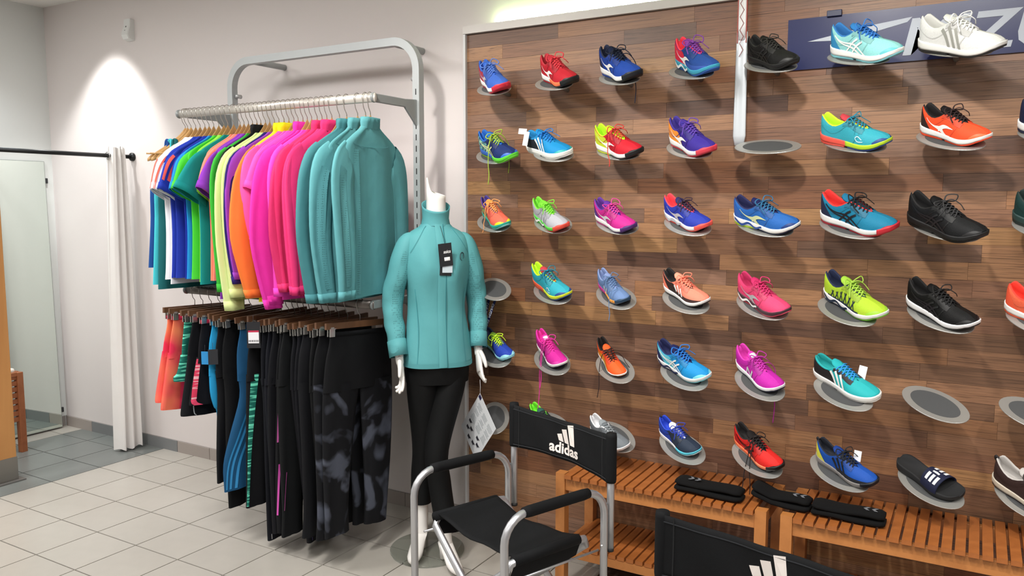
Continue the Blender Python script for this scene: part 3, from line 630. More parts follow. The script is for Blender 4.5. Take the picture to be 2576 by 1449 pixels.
# slide sandal
d = dict(rc=(5,6)); t = thing('slide_sandal', 'black slide sandal with white logo stripes on its strap, bottom row', 'sandal', (0, 0, 0), 0, 'display shoes on the wood wall')
u, v, n = shelf_axes(38); L = .238
t.matrix_world = frame(Vector((COLX[6], DY, ROWZ[5])) + n * .0015 - u * (L * .5 + .018) + v * .012, u, v)
S = Shape('run')
rows = []
for s in SS:
    h = max(.004, smooth_interp(HW, s) * 1.02); x = s * L; yc = lerp(YC, s); zt = lerp([(0, .034), (.3, .03), (.6, .024), (.9, .024), (1, .028)], s); zb = lerp([(0, .004), (.1, 0), (.8, 0), (1, .012)], s)
    rows.append([(x, yc - h * .94, zb), (x, yc - h, zb + .006), (x, yc - h, zt - .004), (x, yc - h * .95, zt), (x, yc - h * .8, zt - .003), (x, yc, zt - .006), (x, yc + h * .8, zt - .003), (x, yc + h * .95, zt), (x, yc + h, zt - .004), (x, yc + h, zb + .006), (x, yc + h * .94, zb)])
MB().grid(rows, True, True, True).build('footbed', M('191a1c', .8), t)
def strap_pt(s, a, off=0):     # a 0..pi over the foot
    hw = smooth_interp(HW, s) * 1.05 + off; return Vector((s * L, lerp(YC, s) - math.cos(a) * hw, .018 + math.sin(a) * (.046 + off - .018 * (s - .5))))
rows = [[strap_pt(s, PI * k / 16) for k in range(17)] for s in (.50, .52, .6, .68, .76, .78)]
st = MB().grid(rows + [[strap_pt(s, PI * k / 16, -.004) for k in range(17)] for s in (.77, .6, .51)], False).build('strap', M('1c2038', .7, 0, 'canvas'), t)
for k in range(3):
    s0 = .55 + k * .07
    for a0, a1 in ((.22, .42), (.58, .72)):
        MB().grid([[strap_pt(s, PI * (a0 + (a1 - a0) * j / 6), .0012) for j in range(7)] for s in (s0, s0 + .022, s0 + .042)]).build('stripe', M('e8e8e8', .6), st)
MB().grid([[strap_pt(s, PI * (.47 + .06 * j / 3 * (1 - abs(i - 1) * .3)), .0012) for j in range(4)] for i, s in enumerate((.58, .63, .68))]).build('emblem', M('e8e8e8', .6), st)

# lanyard hanging from the empty shelf
ly = thing('lanyard', 'navy lanyard with white lettering hanging from the shelf beside the mannequin', 'lanyard', (0, 0, 0))
def ribbon_strap(p, w, ax): return MB().grid([[Vector(q) - ax * w / 2, Vector(q) + ax * w / 2] for q in p] + [[Vector(q) + ax * w / 2 + Vector((0, .001, 0)), Vector(q) - ax * w / 2 + Vector((0, .001, 0))] for q in p[::-1]], False)
LY = DY - .02
for dx, tw, tt in ((-.008, -.05, 'MIZUNO'), (.03, -.085, 'MIZUNO')):
    pts = bez([(COLX[0] + dx, LY, 1.165), (COLX[0] + dx + tw * .5, LY - .004, 1.05), (COLX[0] + dx + tw, LY, .93)], 6)
    rb = ribbon_strap(pts, .018, Vector((.93, -.2, .3))).build('ribbon', M('1a2158', .6), ly)
    dirv = Vector(pts[-1]) - Vector(pts[0])
    put_mesh('lettering', text_mesh(tt + '  ' + tt, .017, .0003), M('d8dce4', .6), rb, frame(Vector(pts[6]) + Vector((0, -.003, 0)), -dirv, (.93, -.1, -.3)))

# ------------------------------------------------------------------ clothes rack
GREY = M('a9adae', .4, .15); RY, XL, XR, RT = 2.918, -3.394, -2.192, 2.298
BARY, BARZ, LOWZ = 2.60, 1.99, 1.127
rk = thing('clothes_rack', 'grey steel wall clothes rack with rounded top and two hanging rails', 'clothes rack', (0, 0, 0))
def sq_tube(path, hw, hd):
    """rectangular tube along a path in the X-Z plane"""
    P = [Vector(p) for p in path]; rows = []
    for i, p in enumerate(P):
        t = (P[min(i + 1, len(P) - 1)] - P[max(i - 1, 0)]).normalized(); a = Vector((t.z, 0, -t.x))
        rows.append([p + a * hw + Vector((0, -hd, 0)), p + a * hw + Vector((0, hd, 0)), p - a * hw + Vector((0, hd, 0)), p - a * hw + Vector((0, -hd, 0))])
    return MB().grid(rows, True, True, True)
rad = .13
arc = lambda cx, cz, a0, a1: [(cx + rad * math.cos(a0 + (a1 - a0) * k / 10), RY, cz + rad * math.sin(a0 + (a1 - a0) * k / 10)) for k in range(11)]
sq_tube([(XL, RY, RT - .018 - rad - .1)] + arc(XL + rad, RT - .018 - rad, PI, PI / 2) + arc(XR - rad, RT - .018 - rad, PI / 2, 0) + [(XR, RY, RT - .018 - rad - .1)], .018, .018).build('top_frame', GREY, rk, False)
for x in (XL, XR):
    p = sq_tube([(x, RY, .0), (x, RY, RT - .018 - rad - .1)], .0178, .0178).build('upright', GREY, rk, False)
    m = MB()
    for k in range(38): m.box((x, RY - .018, .2 + k * .05), (.0045, .002, .026))
    sl = m.build('slots', M('17181a', .7), p, False); sl['kind'] = 'stuff'
    kx = x + (.028 if x == XL else -.028)
    MB().tube([(kx, RY - .004, 2.11), (kx, RY + .03, 2.11)], .011, 12).build('knob', M('c0c0c0', .3, .5), rk)
    bx_ = XL + .13 if x == XL else XR - .155
    MB().tube([(bx_, RY + .01, 2.282), (bx_, WY - .001, 2.282)], .016, 12).build('wall_bracket', GREY, rk)
    for z, dr in ((BARZ, .05), (LOWZ, .05)):
        poly = [(-.018, -.09), (-.10, -.016), (-(RY - BARY) - .004, -.016), (-(RY - BARY) - .004, .020), (-.10, .020), (-.018, .026)]
        MB().prism(poly, (x + (.006 if z > 1.5 else -.002), RY, z), (0, 1, 0), (0, 0, 1), -.012).build('arm', M('8f9393', .45, .1) , rk, False, .003)
for z, c in ((BARZ, 'd2ccc4'), (LOWZ, '6a6460')):
    rows = [[(x, BARY + .009 * math.cos(a), z + .019 * math.sin(a)) for a in [2 * PI * k / 16 for k in range(16)]] for x in (XL - .02, XR + (.02 if z > 1.5 else -.004))]
    MB().grid(rows, True, True, True).build('rail', M(c, .28, .45), rk)
    for x in (XL - .012, XR + (.012 if z > 1.5 else -.010)): MB().tube([(x - .003, BARY, z), (x + .003, BARY, z)], .021, 12).build('rail_end', M('8f9393', .4, .2), rk)
    m = None

# hangers -------------------------------------------------------------
WOODC = M('c49a62', .4, 0, 'wood')
def hanger_meshes():
    rows = []
    for i in range(25):
        e = -1 + i / 12; X = e * .188; a = abs(e)
        z = -.094 - .135 * a ** .85; h = .013 + .008 * (1 - a) ** 2; th = .0060 + .001 * a
        if a < .2: z += .008 * (1 - a / .2)
        y = .003 * a * a
        if a > .97: h *= .6; th *= .6
        rows.append([(X, y + th * math.cos(b), z + h * math.sin(b)) for b in [2 * PI * k / 8 for k in range(8)]])
    body = MB().grid(rows, True, True, True).mesh('shoulder_bar', WOODC)
    m = MB(); R = .0225
    pts = [(0, 0, -.090), (0, 0, -.060), (.013, 0, -.040), (.018, 0, -.022)] + [(R * math.cos(t), 0, .001 + R * math.sin(t)) for t in [-.55 + (PI + .95) * k / 12 for k in range(13)]]
    hk = m.tube(pts, .0018, 6).mesh('hook', M('b9b4ae', .25, .8))
    bar = MB().tube([(-.195, .01, -.200), (.195, .01, -.200)], .004, 6).mesh('cross_bar', WOODC)
    return body, hk, bar
HB, HH, HC = hanger_meshes()
def hanger(x, label, rz=0, bare=False, low=False):
    t = thing('wooden_hanger' if not low else 'clip_hanger', label, 'hanger', (x, BARY, BARZ if not low else LOWZ), -PI / 2 + rz, 'wooden hangers on the upper rail' if not low else 'clip hangers on the lower rail')
    for nm, me in ((('shoulder_bar', HB), ('hook', HH)) + ((('cross_bar', HC),) if bare else ())) if not low else (('clip_bar', LB), ('hook', LH), ('clip', LC), ('clip', LC2)):
        o = bpy.data.objects.new(nm, me); C.objects.link(o); o.parent = t
        if nm == 'shoulder_bar' and not bare: o.scale = (.84, .35, 1)
    return t
LB = MB().box((0, 0, -.085), (.37, .011, .026)).mesh('clip_bar', M('6b4a33', .45, 0, 'wood'), False)
LH = MB().tube([(0, 0, -.075), (0, 0, -.048), (.012, 0, -.034)] + [(.0225 * math.cos(t), 0, .001 + .0225 * math.sin(t)) for t in [-.55 + (PI + .95) * k / 12 for k in range(13)]], .0018, 6).mesh('hook', M('a8a4a0', .25, .8))
def clipm(x): return MB().box((x, .008, -.112), (.026, .003, .034)).box((x, -.008, -.112), (.026, .003, .034)).box((x, 0, -.092), (.016, .02, .006)).box((x, .016, -.094), (.012, .016, .003)).box((x, -.016, -.094), (.012, .016, .003)).mesh('clip', M('c9c7c2', .25, .8), False)
LC, LC2 = clipm(.155), clipm(-.155)

# garments ------------------------------------------------------------
def sgn(a, p): return math.copysign(abs(a) ** p, a)
class Tube:
    """cloth tube: sections (center(x,y,z), half width, half thickness, direction of the width axis in XZ)"""
    def __init__(s, secs, fold=.004, k=5, ph=0, n=28): s.secs, s.fold, s.k, s.ph, s.n = secs, fold, k, ph, n; s.m = len(secs) - 1
    def sec(s, v):
        v = min(max(v, 0), 1) * s.m; i = [ [(j, q[0][d]) for j, q in enumerate(s.secs)] for d in range(3)]
        c = Vector([smooth_interp(i[d], v) for d in range(3)])
        return c, smooth_interp([(j, q[1]) for j, q in enumerate(s.secs)], v), smooth_interp([(j, q[2]) for j, q in enumerate(s.secs)], v), smooth_interp([(j, q[3]) for j, q in enumerate(s.secs)], v)
    def pt(s, v, a, off=0):
        c, W, T, th = s.sec(v); e, f = sgn(math.cos(a), .9), sgn(math.sin(a), .75)
        x = (W + off) * e; fo = s.fold * min(1, v * 2) * math.sin(s.k * e + s.ph + v * 2.0) * (1 if T > s.fold else .6) + s.fold * .5 * math.sin(s.k * 2.3 * e + s.ph * 2 - v * 5)
        y = (T + off) * f + fo
        return c + Vector((x * math.cos(th), y, x * math.sin(th)))
    def rows(s, nv=22, v0=0, v1=1): return [[s.pt(v0 + (v1 - v0) * i / nv, 2 * PI * k / s.n) for k in range(s.n)] for i in range(nv + 1)]
    def mb(s, nv=22, cap=True, m=None): m = m or MB(); r = s.rows(nv); return m.grid(r, True, cap, False)
    def band(s, va, vb, fa, fb, wd, off=.002, n=24):     # stripe from (va, angle fa) to (vb, fb), wd in radians
        return MB().grid([[s.pt(va + (vb - va) * i / n, fa + (fb - fa) * i / n + wd * e, off) for e in (-.5, 0, .5)] for i in range(n + 1)])
def garment(x, kind, col, label, cat, ln=.68, rz=0, fab='fabric', sl=None, cuff=None, collar=0, dots=False, two=None, wd=1.0, fy=0, gname=None, slen=None, fl=0, hemc=None):
    nm = gname or {'tee': 't_shirt', 'long': 'long_sleeve_top', 'jacket': 'jacket', 'tank': 'tank_top'}[kind]
    t = thing(nm, label, cat, (x, BARY, BARZ), -PI / 2 + rz, 'tops on the upper rail')
    rnd = random.Random(int(x * 1000)); ph = rnd.uniform(0, 6); m = M(col, .8, 0, fab); ms = M(sl, .8, 0, fab) if sl else m
    z0 = -.120 if kind != 'jacket' else -.117; T = .013
    if kind == 'tank':
        body = Tube([((0, 0, z0 - .10), .10, T, 0), ((0, 0, z0 - .16), .12, T, 0), ((0, 0, z0 - .22), .175, T * 1.1, 0), ((0, 0, z0 - .4), .185, T * 1.1, 0), ((0, 0, z0 - ln), .205, T * 1.2, 0)], .006, 5, ph)
        body.mb(18).build('body', m, t)
        for sg in (-1, 1): MB().tube(bez([(sg * .095, .012, z0 - .11), (sg * .09, .013, z0 - .02), (sg * .088, 0, z0 - .018 + .006), (sg * .09, -.011, z0 - .03), (sg * .095, -.011, z0 - .11)], 5), .010, 6, .3).build('strap', m, t)
        return t
    body = Tube([((0, 0, z0), .062, T * .9, 0), ((0, 0, z0 - .018), .085, T, 0), ((0, 0, z0 - .048), .140, T * 1.05, 0), ((0, 0, z0 - .080), .188, T * 1.05, 0), ((0, 0, z0 - .12), .205 * wd, T * 1.1, 0), ((0, 0, z0 - .22), .198 * wd, T * 1.15, 0), ((0, 0, z0 - .42), .192 * wd, T * 1.2, 0), ((0, 0, z0 - ln * .9), .200 * wd, T * 1.25, 0), ((0, 0, z0 - ln), .205 * wd, T * 1.25, 0)], .0055, 6, ph)
    body.mb(26).build('body', m, t)
    if kind == 'jacket':
        cr_ = []
        for dz, e, f in ((-.012, .002, .002), (.014, .003, .008), (.034, -.004, .014), (.036, -.008, .008), (.012, -.006, 0)):
            cr_.append([body.pt(0, 2 * PI * k / 28) + Vector((e * math.cos(2 * PI * k / 28), f * math.sin(2 * PI * k / 28), dz)) for k in range(28)])
        MB().grid(cr_, True).build('collar', M(collar or col, .8, 0, fab), t)
    if hemc: MB().grid([[body.pt(.72 + .28 * i / 8, 2 * PI * k / 28, .0016) for k in range(28)] for i in range(9)], True).build('hem_panel', M(hemc, .8, 0, fab), t)
    for sg in (1, -1):
        q = rnd.uniform(-.01, .01)
        if kind == 'tee':
            F = fl if sg > 0 else fl * .3
            secs = [((sg * .150, 0, z0 - .12), .055, T * 1.0, sg * 1.15), ((sg * (.170 + F * .3), .002 + q, z0 - .165), .068 + F * .1, T * 1.4, sg * .75), ((sg * (.180 + F * .65), .004 + q, z0 - .22), .072 + F * .15, T * 1.6, sg * .6), ((sg * (.188 + F), .006 + q, z0 - .285), .074 + F * .2, T * 1.8, sg * .5)]
        else:
            F = fl if sg > 0 else 0
            l2 = (slen or ln) - .02
            secs = [((sg * .168, 0, z0 - .12), .055, T * .9, sg * 1.2), ((sg * .200, .002 + q, z0 - .17), .074, T * 1.2, sg * .6), ((sg * (.222 + F * .5), .004 + q, z0 - .26), .070, T * 1.1, sg * .18), ((sg * (.228 + F), .008 + q * 2, z0 - .26 - (l2 - .26) * .4), .062, T * 1.1, .04), ((sg * (.222 + F * .5), .008 + q * 2, z0 - .26 - (l2 - .26) * .75), .054, T * 1.3, 0), ((sg * .216, .006 + q, z0 - l2), .046, T * 1.25, 0)]
        s = Tube(secs, .005, 3.5, ph + sg, 20); o = s.mb(16, False).build('sleeve', ms, t)
        cf = cuff or (sl or col)
        if kind != 'tank':
            MB().grid([[s.pt(v, 2 * PI * k / 20, e) for k in range(20)] for v, e in ((.93 if kind != 'tee' else .86, .0005), (.93 if kind != 'tee' else .86, .0022), (1, .0022), (1, -.001))], True).build('cuff', M(cf, .8, 0, fab), t)
        if dots and sg == 1: s.band(.25, .9, PI * .42, PI * .5, .55, .0016).build('perforated_panel', M(col, .8, 0, 'dots'), t)
        if two and sg == 1:
            for a in two[1]: s.band(a[0], a[1], a[2], a[3], a[4], .002).build('stripe', M(two[0], .7), t)
    if dots:
        body.band(.45, .97, PI * .30, PI * .26, .22, .0018).build('perforated_panel', M(col, .8, 0, 'dots'), t)
        MB().grid([[body.pt(.36 + .05 * math.sin(PI * i / 12), PI * (.2 + .5 * i / 12), .0015 + e) for e in (0, .002)] for i in range(13)]).build('yoke_seam', M(col, .9), t)
    return t
def barx(px):    # rail position from the spacing measured along the rail (nonuniform, in tenths of the rail)
    return px
def X(zx):       # hook order position along the upper rail
    px = zx / 3.45 + 340
    return smooth_interp([(453, -3.40), (522, -3.20), (595, -3.0), (672, -2.8), (754, -2.6), (840, -2.4), (931, -2.2)], px)
TS, LS, JK, TK = 'tee', 'long', 'jacket', 'tank'
TEAL, TEAL2, RASP, MAG = '58979d', '447f85', 'd03068', 'e036a8'
TOPS = [
 (430, TK, '1f4a8c', 'navy strappy top on the leftmost hanger of the upper rail', dict(ln=.62)),
 (450, TK, '48c4d0', 'turquoise tank top near the left end of the upper rail', dict(ln=.70)),
 (480, TK, '1c6468', 'dark green tank top behind the white shirts', dict(ln=.72)),
 (520, TS, 'ecebf0', 'white sports shirt with coral trim, the left one of two', dict(fl=.015, ln=.67, two=('f0604a', [(.25, .95, .7, .5, .22), (.3, .99, .0, -.1, .2)]))),
 (558, TS, 'e8e8ee', 'white sports shirt with coral shoulder trim beside the blue shirts', dict(fl=.03, ln=.69, two=('f0604a', [(.2, 1, .5, .3, .25)]))),
 (600, TS, '2038a8', 'royal blue sports shirt next to the white shirts', dict(fl=.01, ln=.66)),
 (636, TS, '2238a4', 'royal blue sports shirt with coral shoulder stripes', dict(fl=.025, ln=.66, two=('fa5c50', [(.15, .8, .6, .5, .35), (.15, .75, 1.2, 1.1, .3)]))),
 (676, TS, '1a2f98', 'deep blue sports shirt between royal blue and bright blue ones', dict(ln=.66)),
 (720, TS, '1f88d0', 'bright blue t-shirt beside the green ones', dict(fl=.02, ln=.66)),
 (765, TS, '4cc83c', 'grass green t-shirt beside the bright blue one', dict(fl=.03, ln=.66)),
 (800, TS, '8fe04a', 'light lime green t-shirt under the big dark green sleeve', dict(fl=.02, ln=.67)),
 (850, TS, '128a86', 'dark sea green t-shirt with wide cuffed sleeve', dict(fl=.07, ln=.68, wd=1.05)),
 (905, TS, 'fa8a70', 'coral t-shirt left of the purple ones, first of two', dict(fl=.01, ln=.66)),
 (940, TS, 'fb8c78', 'coral t-shirt touching the purple t-shirt', dict(fl=.02, ln=.66)),
 (978, TS, '8a38b4', 'purple t-shirt with pointed sleeve, left of two', dict(fl=.055, ln=.70)),
 (1014, TS, '8c3cb8', 'purple t-shirt right next to the green jacket', dict(fl=.0, ln=.74)),
 (1052, LS, '3cb03a', 'green long sleeve top beside the pale lime one', dict(ln=.72)),
 (1086, JK, '141518', 'black jacket between green and pale lime tops', dict(ln=.70, collar='141518')),
 (1126, LS, 'd8e8a0', 'pale lime long sleeve top, left of two', dict(fl=.02, ln=.74, slen=.80)),
 (1164, LS, 'd6e69c', 'pale lime long sleeve top beside the indigo one', dict(ln=.70, slen=.74)),
 (1205, LS, '2c1c6c', 'dark indigo long sleeve top', dict(ln=.68)),
 (1245, LS, '9a44c0', 'violet long sleeve top beside the orange jacket', dict(ln=.66)),
 (1290, JK, 'f6dc3c', 'yellow and orange windbreaker with orange sleeve', dict(fl=.055, ln=.70, sl='f8803a', collar='e8e020', slen=.74)),
 (1332, JK, 'fa58b0', 'pink jacket with neon yellow hem and yellow standing collar', dict(ln=.74, collar='e4e020', sl='ff62b0', hemc='e8f020', slen=.50)),
 (1376, TS, 'fc58b4', 'hot pink t-shirt, left of two', dict(fl=.03, ln=.66)),
 (1412, TS, 'fc50b8', 'hot pink t-shirt beside the magenta tops', dict(fl=.02, ln=.66)),
 (1455, JK, MAG, 'magenta zip top, leftmost of three', dict(fl=.05, ln=.72, slen=.78)),
 (1492, LS, MAG, 'magenta long sleeve top, middle of three', dict(fl=.03, ln=.72, slen=.76)),
 (1530, LS, 'f048bc', 'magenta long sleeve top, rightmost of three', dict(ln=.72, slen=.72)),
 (1578, LS, RASP, 'raspberry long sleeve top, leftmost of four', dict(fl=.03, ln=.68, slen=.70)),
 (1620, JK, RASP, 'raspberry zip top, second from left of four', dict(ln=.68, slen=.70)),
 (1662, LS, 'd83470', 'raspberry long sleeve top, third from left of four', dict(ln=.70, slen=.71)),
 (1705, JK, 'd63270', 'raspberry zip top next to the teal jackets', dict(ln=.70, slen=.71)),
 (1835, JK, TEAL2, 'teal running jacket, leftmost of the three on the rail', dict(fl=.035, ln=.72, slen=.74)),
 (1930, JK, TEAL, 'teal running jacket, middle of the three on the rail', dict(fl=.02, ln=.72, slen=.735, dots=True)),
 (2055, JK, TEAL, 'teal running jacket at the right end of the upper rail', dict(ln=.70, slen=.72, dots=True)),
]
rj = random.Random(3)
for i, (zx, k, col, lab, kw) in enumerate(TOPS):
    x = X(zx) ; jz = rj.uniform(-.10, .10) + (.0 if i < 33 else -.02)
    if i >= 33: jz = (.02, .05, .12)[i - 33]
    if k == TK: jz = -.24 + .08 * i
    bare = k == TK
    hanger(x, ('bare ended ' if bare else '') + 'wooden hanger holding the ' + ' '.join(lab.replace(',', '').split(' ')[:10]), jz, bare)
    garment(x, k, col, lab, {'tee': 't-shirt', 'long': 'top', 'jacket': 'jacket', 'tank': 'tank top'}[k], rz=jz, **kw)
for zx, lab in ((1772, 'empty wooden hanger between the raspberry and teal tops'), (1998, 'empty wooden hanger directly left of the rightmost teal jacket')):
    hanger(X(zx), lab, .09, False)

# trousers and shorts on the lower rail --------------------------------
def pants(x, kind, col, label, cat, ln, rz=0, fab='fabric', extras=None, waist=None, wl=None, gname=None, flare=.06, fwd=0, hipfab=0):
    t = thing(gname or ('shorts' if kind == 'shorts' else 'running_tights'), label, cat, (x, BARY, LOWZ), -PI / 2 + rz, 'trousers and shorts on the lower rail')
    rnd = random.Random(int(x * 997)); ph = rnd.uniform(0, 6); m = M(col, .8, 0, fab); z0 = -.112; T = .016
    cr = .25 if kind != 'shorts' else .20
    hip = Tube([((0, 0, z0), .165, .0065, 0), ((0, 0, z0 - .04), .168, T * .7, 0), ((0, 0, z0 - .12), .185, T, 0), ((0, 0, z0 - cr), .195, T * 1.1, 0)], .004, 6, ph)
    hip.mb(10).build('hip', m if hipfab == 0 else M(col, .8, 0, 'fabric'), t)
    MB().grid([[hip.pt(v, 2 * PI * k / 28, e) for k in range(28)] for v, e in ((0, .0005), (0, .002), (.17, .002), (.17, .0))], True).build('waistband', M(waist or col, .8, 0, 'knit'), t)
    for sg in (1, -1):
        z1 = z0 - ln; q = rnd.uniform(-.008, .008); G = fwd if sg > 0 else fwd * .3
        if kind == 'shorts': secs = [((sg * .095, 0, z0 - cr + .03), .098, T, 0), ((sg * .105, q, (z0 - cr + z1) / 2), .115, T * 1.3, 0), ((sg * .112, q, z1 + .03), .125, T * 1.6, 0), ((sg * .113, q, z1), .126, T * 1.6, .08 * sg)]
        else: secs = [((sg * .095, 0, z0 - cr + .03), .097, T, 0), ((sg * .10, q, z0 - cr - .08), .090, T * 1.1, 0), ((sg * .105 + G * .5, q * 2, (z0 - cr + z1) / 2), .074 + (flare - .06) * .6, T * 1.1, 0), ((sg * .108 + G * .9, q * 2, z1 + .12), flare, T * 1.1, 0), ((sg * .108 + G, q, z1), flare, T * 1.1, -.05 * sg)]
        s = Tube(secs, .004, 4, ph + sg, 22); s.mb(16, False).build('leg', m if not wl or sg == 1 else M(wl, .8, 0, fab), t)
        if extras and sg == 1:
            for e in extras:
                s.band(e[1], e[2], e[3], e[4], e[5], .0022).build(e[6] if len(e) > 6 else 'stripe', M(e[0], .7, 0, e[7] if len(e) > 7 else None), t)
    return t
BLK = '0f1014'
LOWS = [
 (-3.345, 'shorts', 'f25a50', 'coral tie-dye running shorts, leftmost on the lower rail', .42, dict(fab='dye', waist='e03058', extras=[('e03058', .05, .98, 1.5, 1.5, .25, 'side_panel')])),
 (-3.285, 'shorts', 'f25a50', 'coral tie-dye running shorts, second from the left', .45, dict(fab='dye', waist='e03058', extras=[('e03058', .05, .98, 1.4, 1.4, .25, 'side_panel')])),
 (-3.225, 'shorts', '17665a', 'green striped running shorts with black waistband', .30, dict(fab='zigprint', waist='151518')),
 (-3.160, 'shorts', '0f1015', 'black running shorts with thin white piping', .46, dict(extras=[('d0d4d8', .55, .95, .9, 1.1, .05, 'piping')])),
 (-3.095, 'shorts', '101015', 'black running shorts with red waistband and pink side panel', .40, dict(waist='e83c5c', extras=[('d83a5a', .02, .62, .35, .45, .5, 'side_panel', 'zigprint'), ('f04870', .62, .98, .4, .8, .5, 'side_panel')])),
 (-3.045, 'capri', '2596cc', 'bright blue knee tights half hidden among black ones', .55, dict(fwd=-.03, flare=.07)),
 (-2.995, 'capri', BLK, 'black knee tights beside the bright blue ones', .74, dict(fwd=.05, flare=.075)),
 (-2.945, 'capri', '0c0d10', 'black loose capri trousers behind the blue striped ones', .86, dict(fwd=.02, flare=.085)),
 (-2.815, 'capri', '174a70', 'petrol blue capri trousers with three light blue stripes', .74, dict(fwd=.09, flare=.10, waist='1a4068', extras=[('2a86c0', .0, .98, 1.45, .45, .13), ('2a86c0', .0, .98, 1.70, .75, .13), ('2a86c0', .06, .98, 1.95, 1.05, .13)])),
 (-2.745, 'tights', '0b0c10', 'black tights with a green striped side panel', .82, dict(fwd=.03, extras=[('17665a', .0, .98, .9, .35, .5, 'side_panel', 'zigprint')])),
 (-2.705, 'tights', '0f1118', 'black track trousers reaching the floor, longest on the rail', .965, dict(flare=.088, fwd=.02, extras=[('9a9a9a', .93, .985, .6, .6, .08, 'zip')])),
 (-2.665, 'tights', '10121a', 'dark navy running tights, first right of the long track trousers', .93, dict(flare=.06)),
 (-2.630, 'tights', '0e0f14', 'black running tights with small ankle zips', .92, dict()),
 (-2.595, 'tights', '0d0e11', 'black running tights with bright pink piping', .90, dict(fwd=.045, extras=[('c85aa8', .0, .42, .45, .30, .28, 'piping'), ('d050b0', .52, .82, .60, .15, .28, 'piping')])),
 (-2.560, 'tights', '0d0f11', 'black running tights right of the pink piped pair', .92, dict(extras=[('c85aa8', .55, .75, .9, .4, .06, 'piping')])),
 (-2.525, 'tights', '0e0f14', 'black running tights in the middle right of the lower rail', .93, dict()),
 (-2.485, 'tights', '0d0e14', 'black running tights with lilac ankle zip', .945, dict(extras=[('6a60a8', .8, .98, .8, .9, .05, 'zip')])),
 (-2.445, 'tights', '0e0f13', 'black running tights left of the patterned pairs', .90, dict()),
 (-2.400, 'tights', '0b0c0e', 'plain black running tights squeezed against the left patterned pair', .82, dict()),
 (-2.345, 'tights', 'camo', 'black and grey mottled tights, left one of two patterned pairs', .89, dict(fab='camo', hipfab=1, waist='0c0d10')),
 (-2.275, 'tights', 'camo', 'black and grey mottled tights at the right end of the lower rail', .87, dict(fab='camo', hipfab=1, waist='0c0d10', flare=.065)),
]
for i, (x, k, col, lab, ln, kw) in enumerate(LOWS):
    jz = rj.uniform(-.07, .07)
    if i == 5: jz = .12
    if i == 8: jz = -.22
    if i == 9: jz = -.08
    if 9 < i < 19: jz *= .5
    if i >= 19: jz = -.05 - .08 * (i - 19)
    if col == 'camo': col = '0c0d10'
    tl = rj.uniform(-.05, .05); hh_ = hanger(x, 'dark wooden clip hanger of the ' + ' '.join(lab.replace(',', '').split(' ')[:10]), jz, low=True)
    hh_.rotation_euler[1] = tl; pp_ = pants(x, k, col, lab, {'shorts': 'shorts', 'capri': 'trousers', 'tights': 'tights'}[k], ln, rz=jz, **kw); pp_.rotation_euler[1] = tl
# swing tags on the trousers
def swing_tag(x, y, z, w, h, rz, col, label, marks=True):
    t = thing('swing_tag', label, 'tag', (x, y, z), rz)
    MB().box((0, 0, 0), (w, .0015, h)).build('card', M(col, .5), t, False)
    if marks:
        MB().box((0, -.0012, -.012), (w * .78, .001, h * .42)).build('price_label', M('e8e8ec', .5), t, False)
        MB().box((0, -.0012, h * .14), (w * .78, .001, h * .07)).build('red_band', M('b8284a', .5), t, False)
        m = MB()
        for k in range(9): m.box((-.02 + k * .005, -.0019, -.026), (.002 + .001 * (k % 2), .0004, .008))
        m.build('barcode', M('202024', .5), t, False)
    MB().tube([(0, 0, h / 2 - .004), (0, .003, h / 2 + .03)], .0008, 5).build('string', M('303034', .6), t)
swing_tag(-2.705, 2.395, .985, .058, .115, .62, '1a1b20', 'black swing tag with white price label hanging on dark tights')
swing_tag(-2.98, 2.40, .86, .042, .07, .9, '24262c', 'dark swing tag with pale edge between the black capri trousers', False)
swing_tag(-3.035, 2.40, .85, .035, .06, .4, '2a8ac8', 'small blue swing tag beside the bright blue knee tights', False)

# ------------------------------------------------------------------ changing corner at the left
rod = thing('curtain_rod', 'black curtain rod reaching out from the back wall at left', 'curtain rod', (-4.602, WY, 1.847))
MB().tube([(0, -.001, 0), (-.02, -.9, 0)], .0125, 12).build('tube', M('1b1d1f', .4, .4), rod)
MB().tube([(0, -.001, 0), (0, -.014, 0), (0, -.022, 0)], [.026, .026, .015], 16).build('wall_flange', M('1b1d1f', .4, .4), rod)
cu = thing('curtain', 'white curtain gathered at the wall end of the black rod', 'curtain', (-4.605, 3.05, 0))
rows = []
for i in range(31):
    z = 1.90 - 1.885 * i / 30; f = i / 30; w0, w1 = .046, .085; hw = w0 + (w1 - w0) * f ** .6; row = []
    for k in range(72):
        a = 2 * PI * k / 72; e = math.cos(a); th = .028 + .010 * f
        wav = (.012 + .008 * f) * math.sin(9 * e + .6 + .5 * f) + .005 * math.sin(23 * e + 3 * f)
        row.append((th * math.sin(a) * (1 if abs(e) < .95 else .9) + wav, hw * e - .012 * f, z + .006 * math.sin(13 * e) * (i in (0, 30))))
    rows.append(row)
MB().grid(rows, True, False, False).build('cloth', M('e6e3e0', .85, 0, 'fabric'), cu)
for k in range(2):
    MB().tube([(.0, -.052 + .034 * k + .008 * math.cos(2 * PI * j / 14), 1.847 + .021 * math.sin(2 * PI * j / 14)) if False else (.021 * math.cos(2 * PI * j / 14), -.056 + .036 * k, 1.847 - 0.0 + .021 * math.sin(2 * PI * j / 14)) for j in range(14)], .003, 6, 1, True).build('eyelet', M('b8b8b8', .25, .9), cu)
mr = thing('mirror', 'tall frameless mirror leaning on the left wall in the changing corner', 'mirror', (WX + .05, 2.72, 0), 0)
mr.rotation_euler = (0, -.020, 0)
MB().box((0, 0, .925), (.006, .76, 1.83)).build('back_board', M('8e938f', .5), mr, False)
MB().box((.004, 0, .925), (.002, .752, 1.822)).build('glass', M('dfeae4', .015, 1), mr, False)
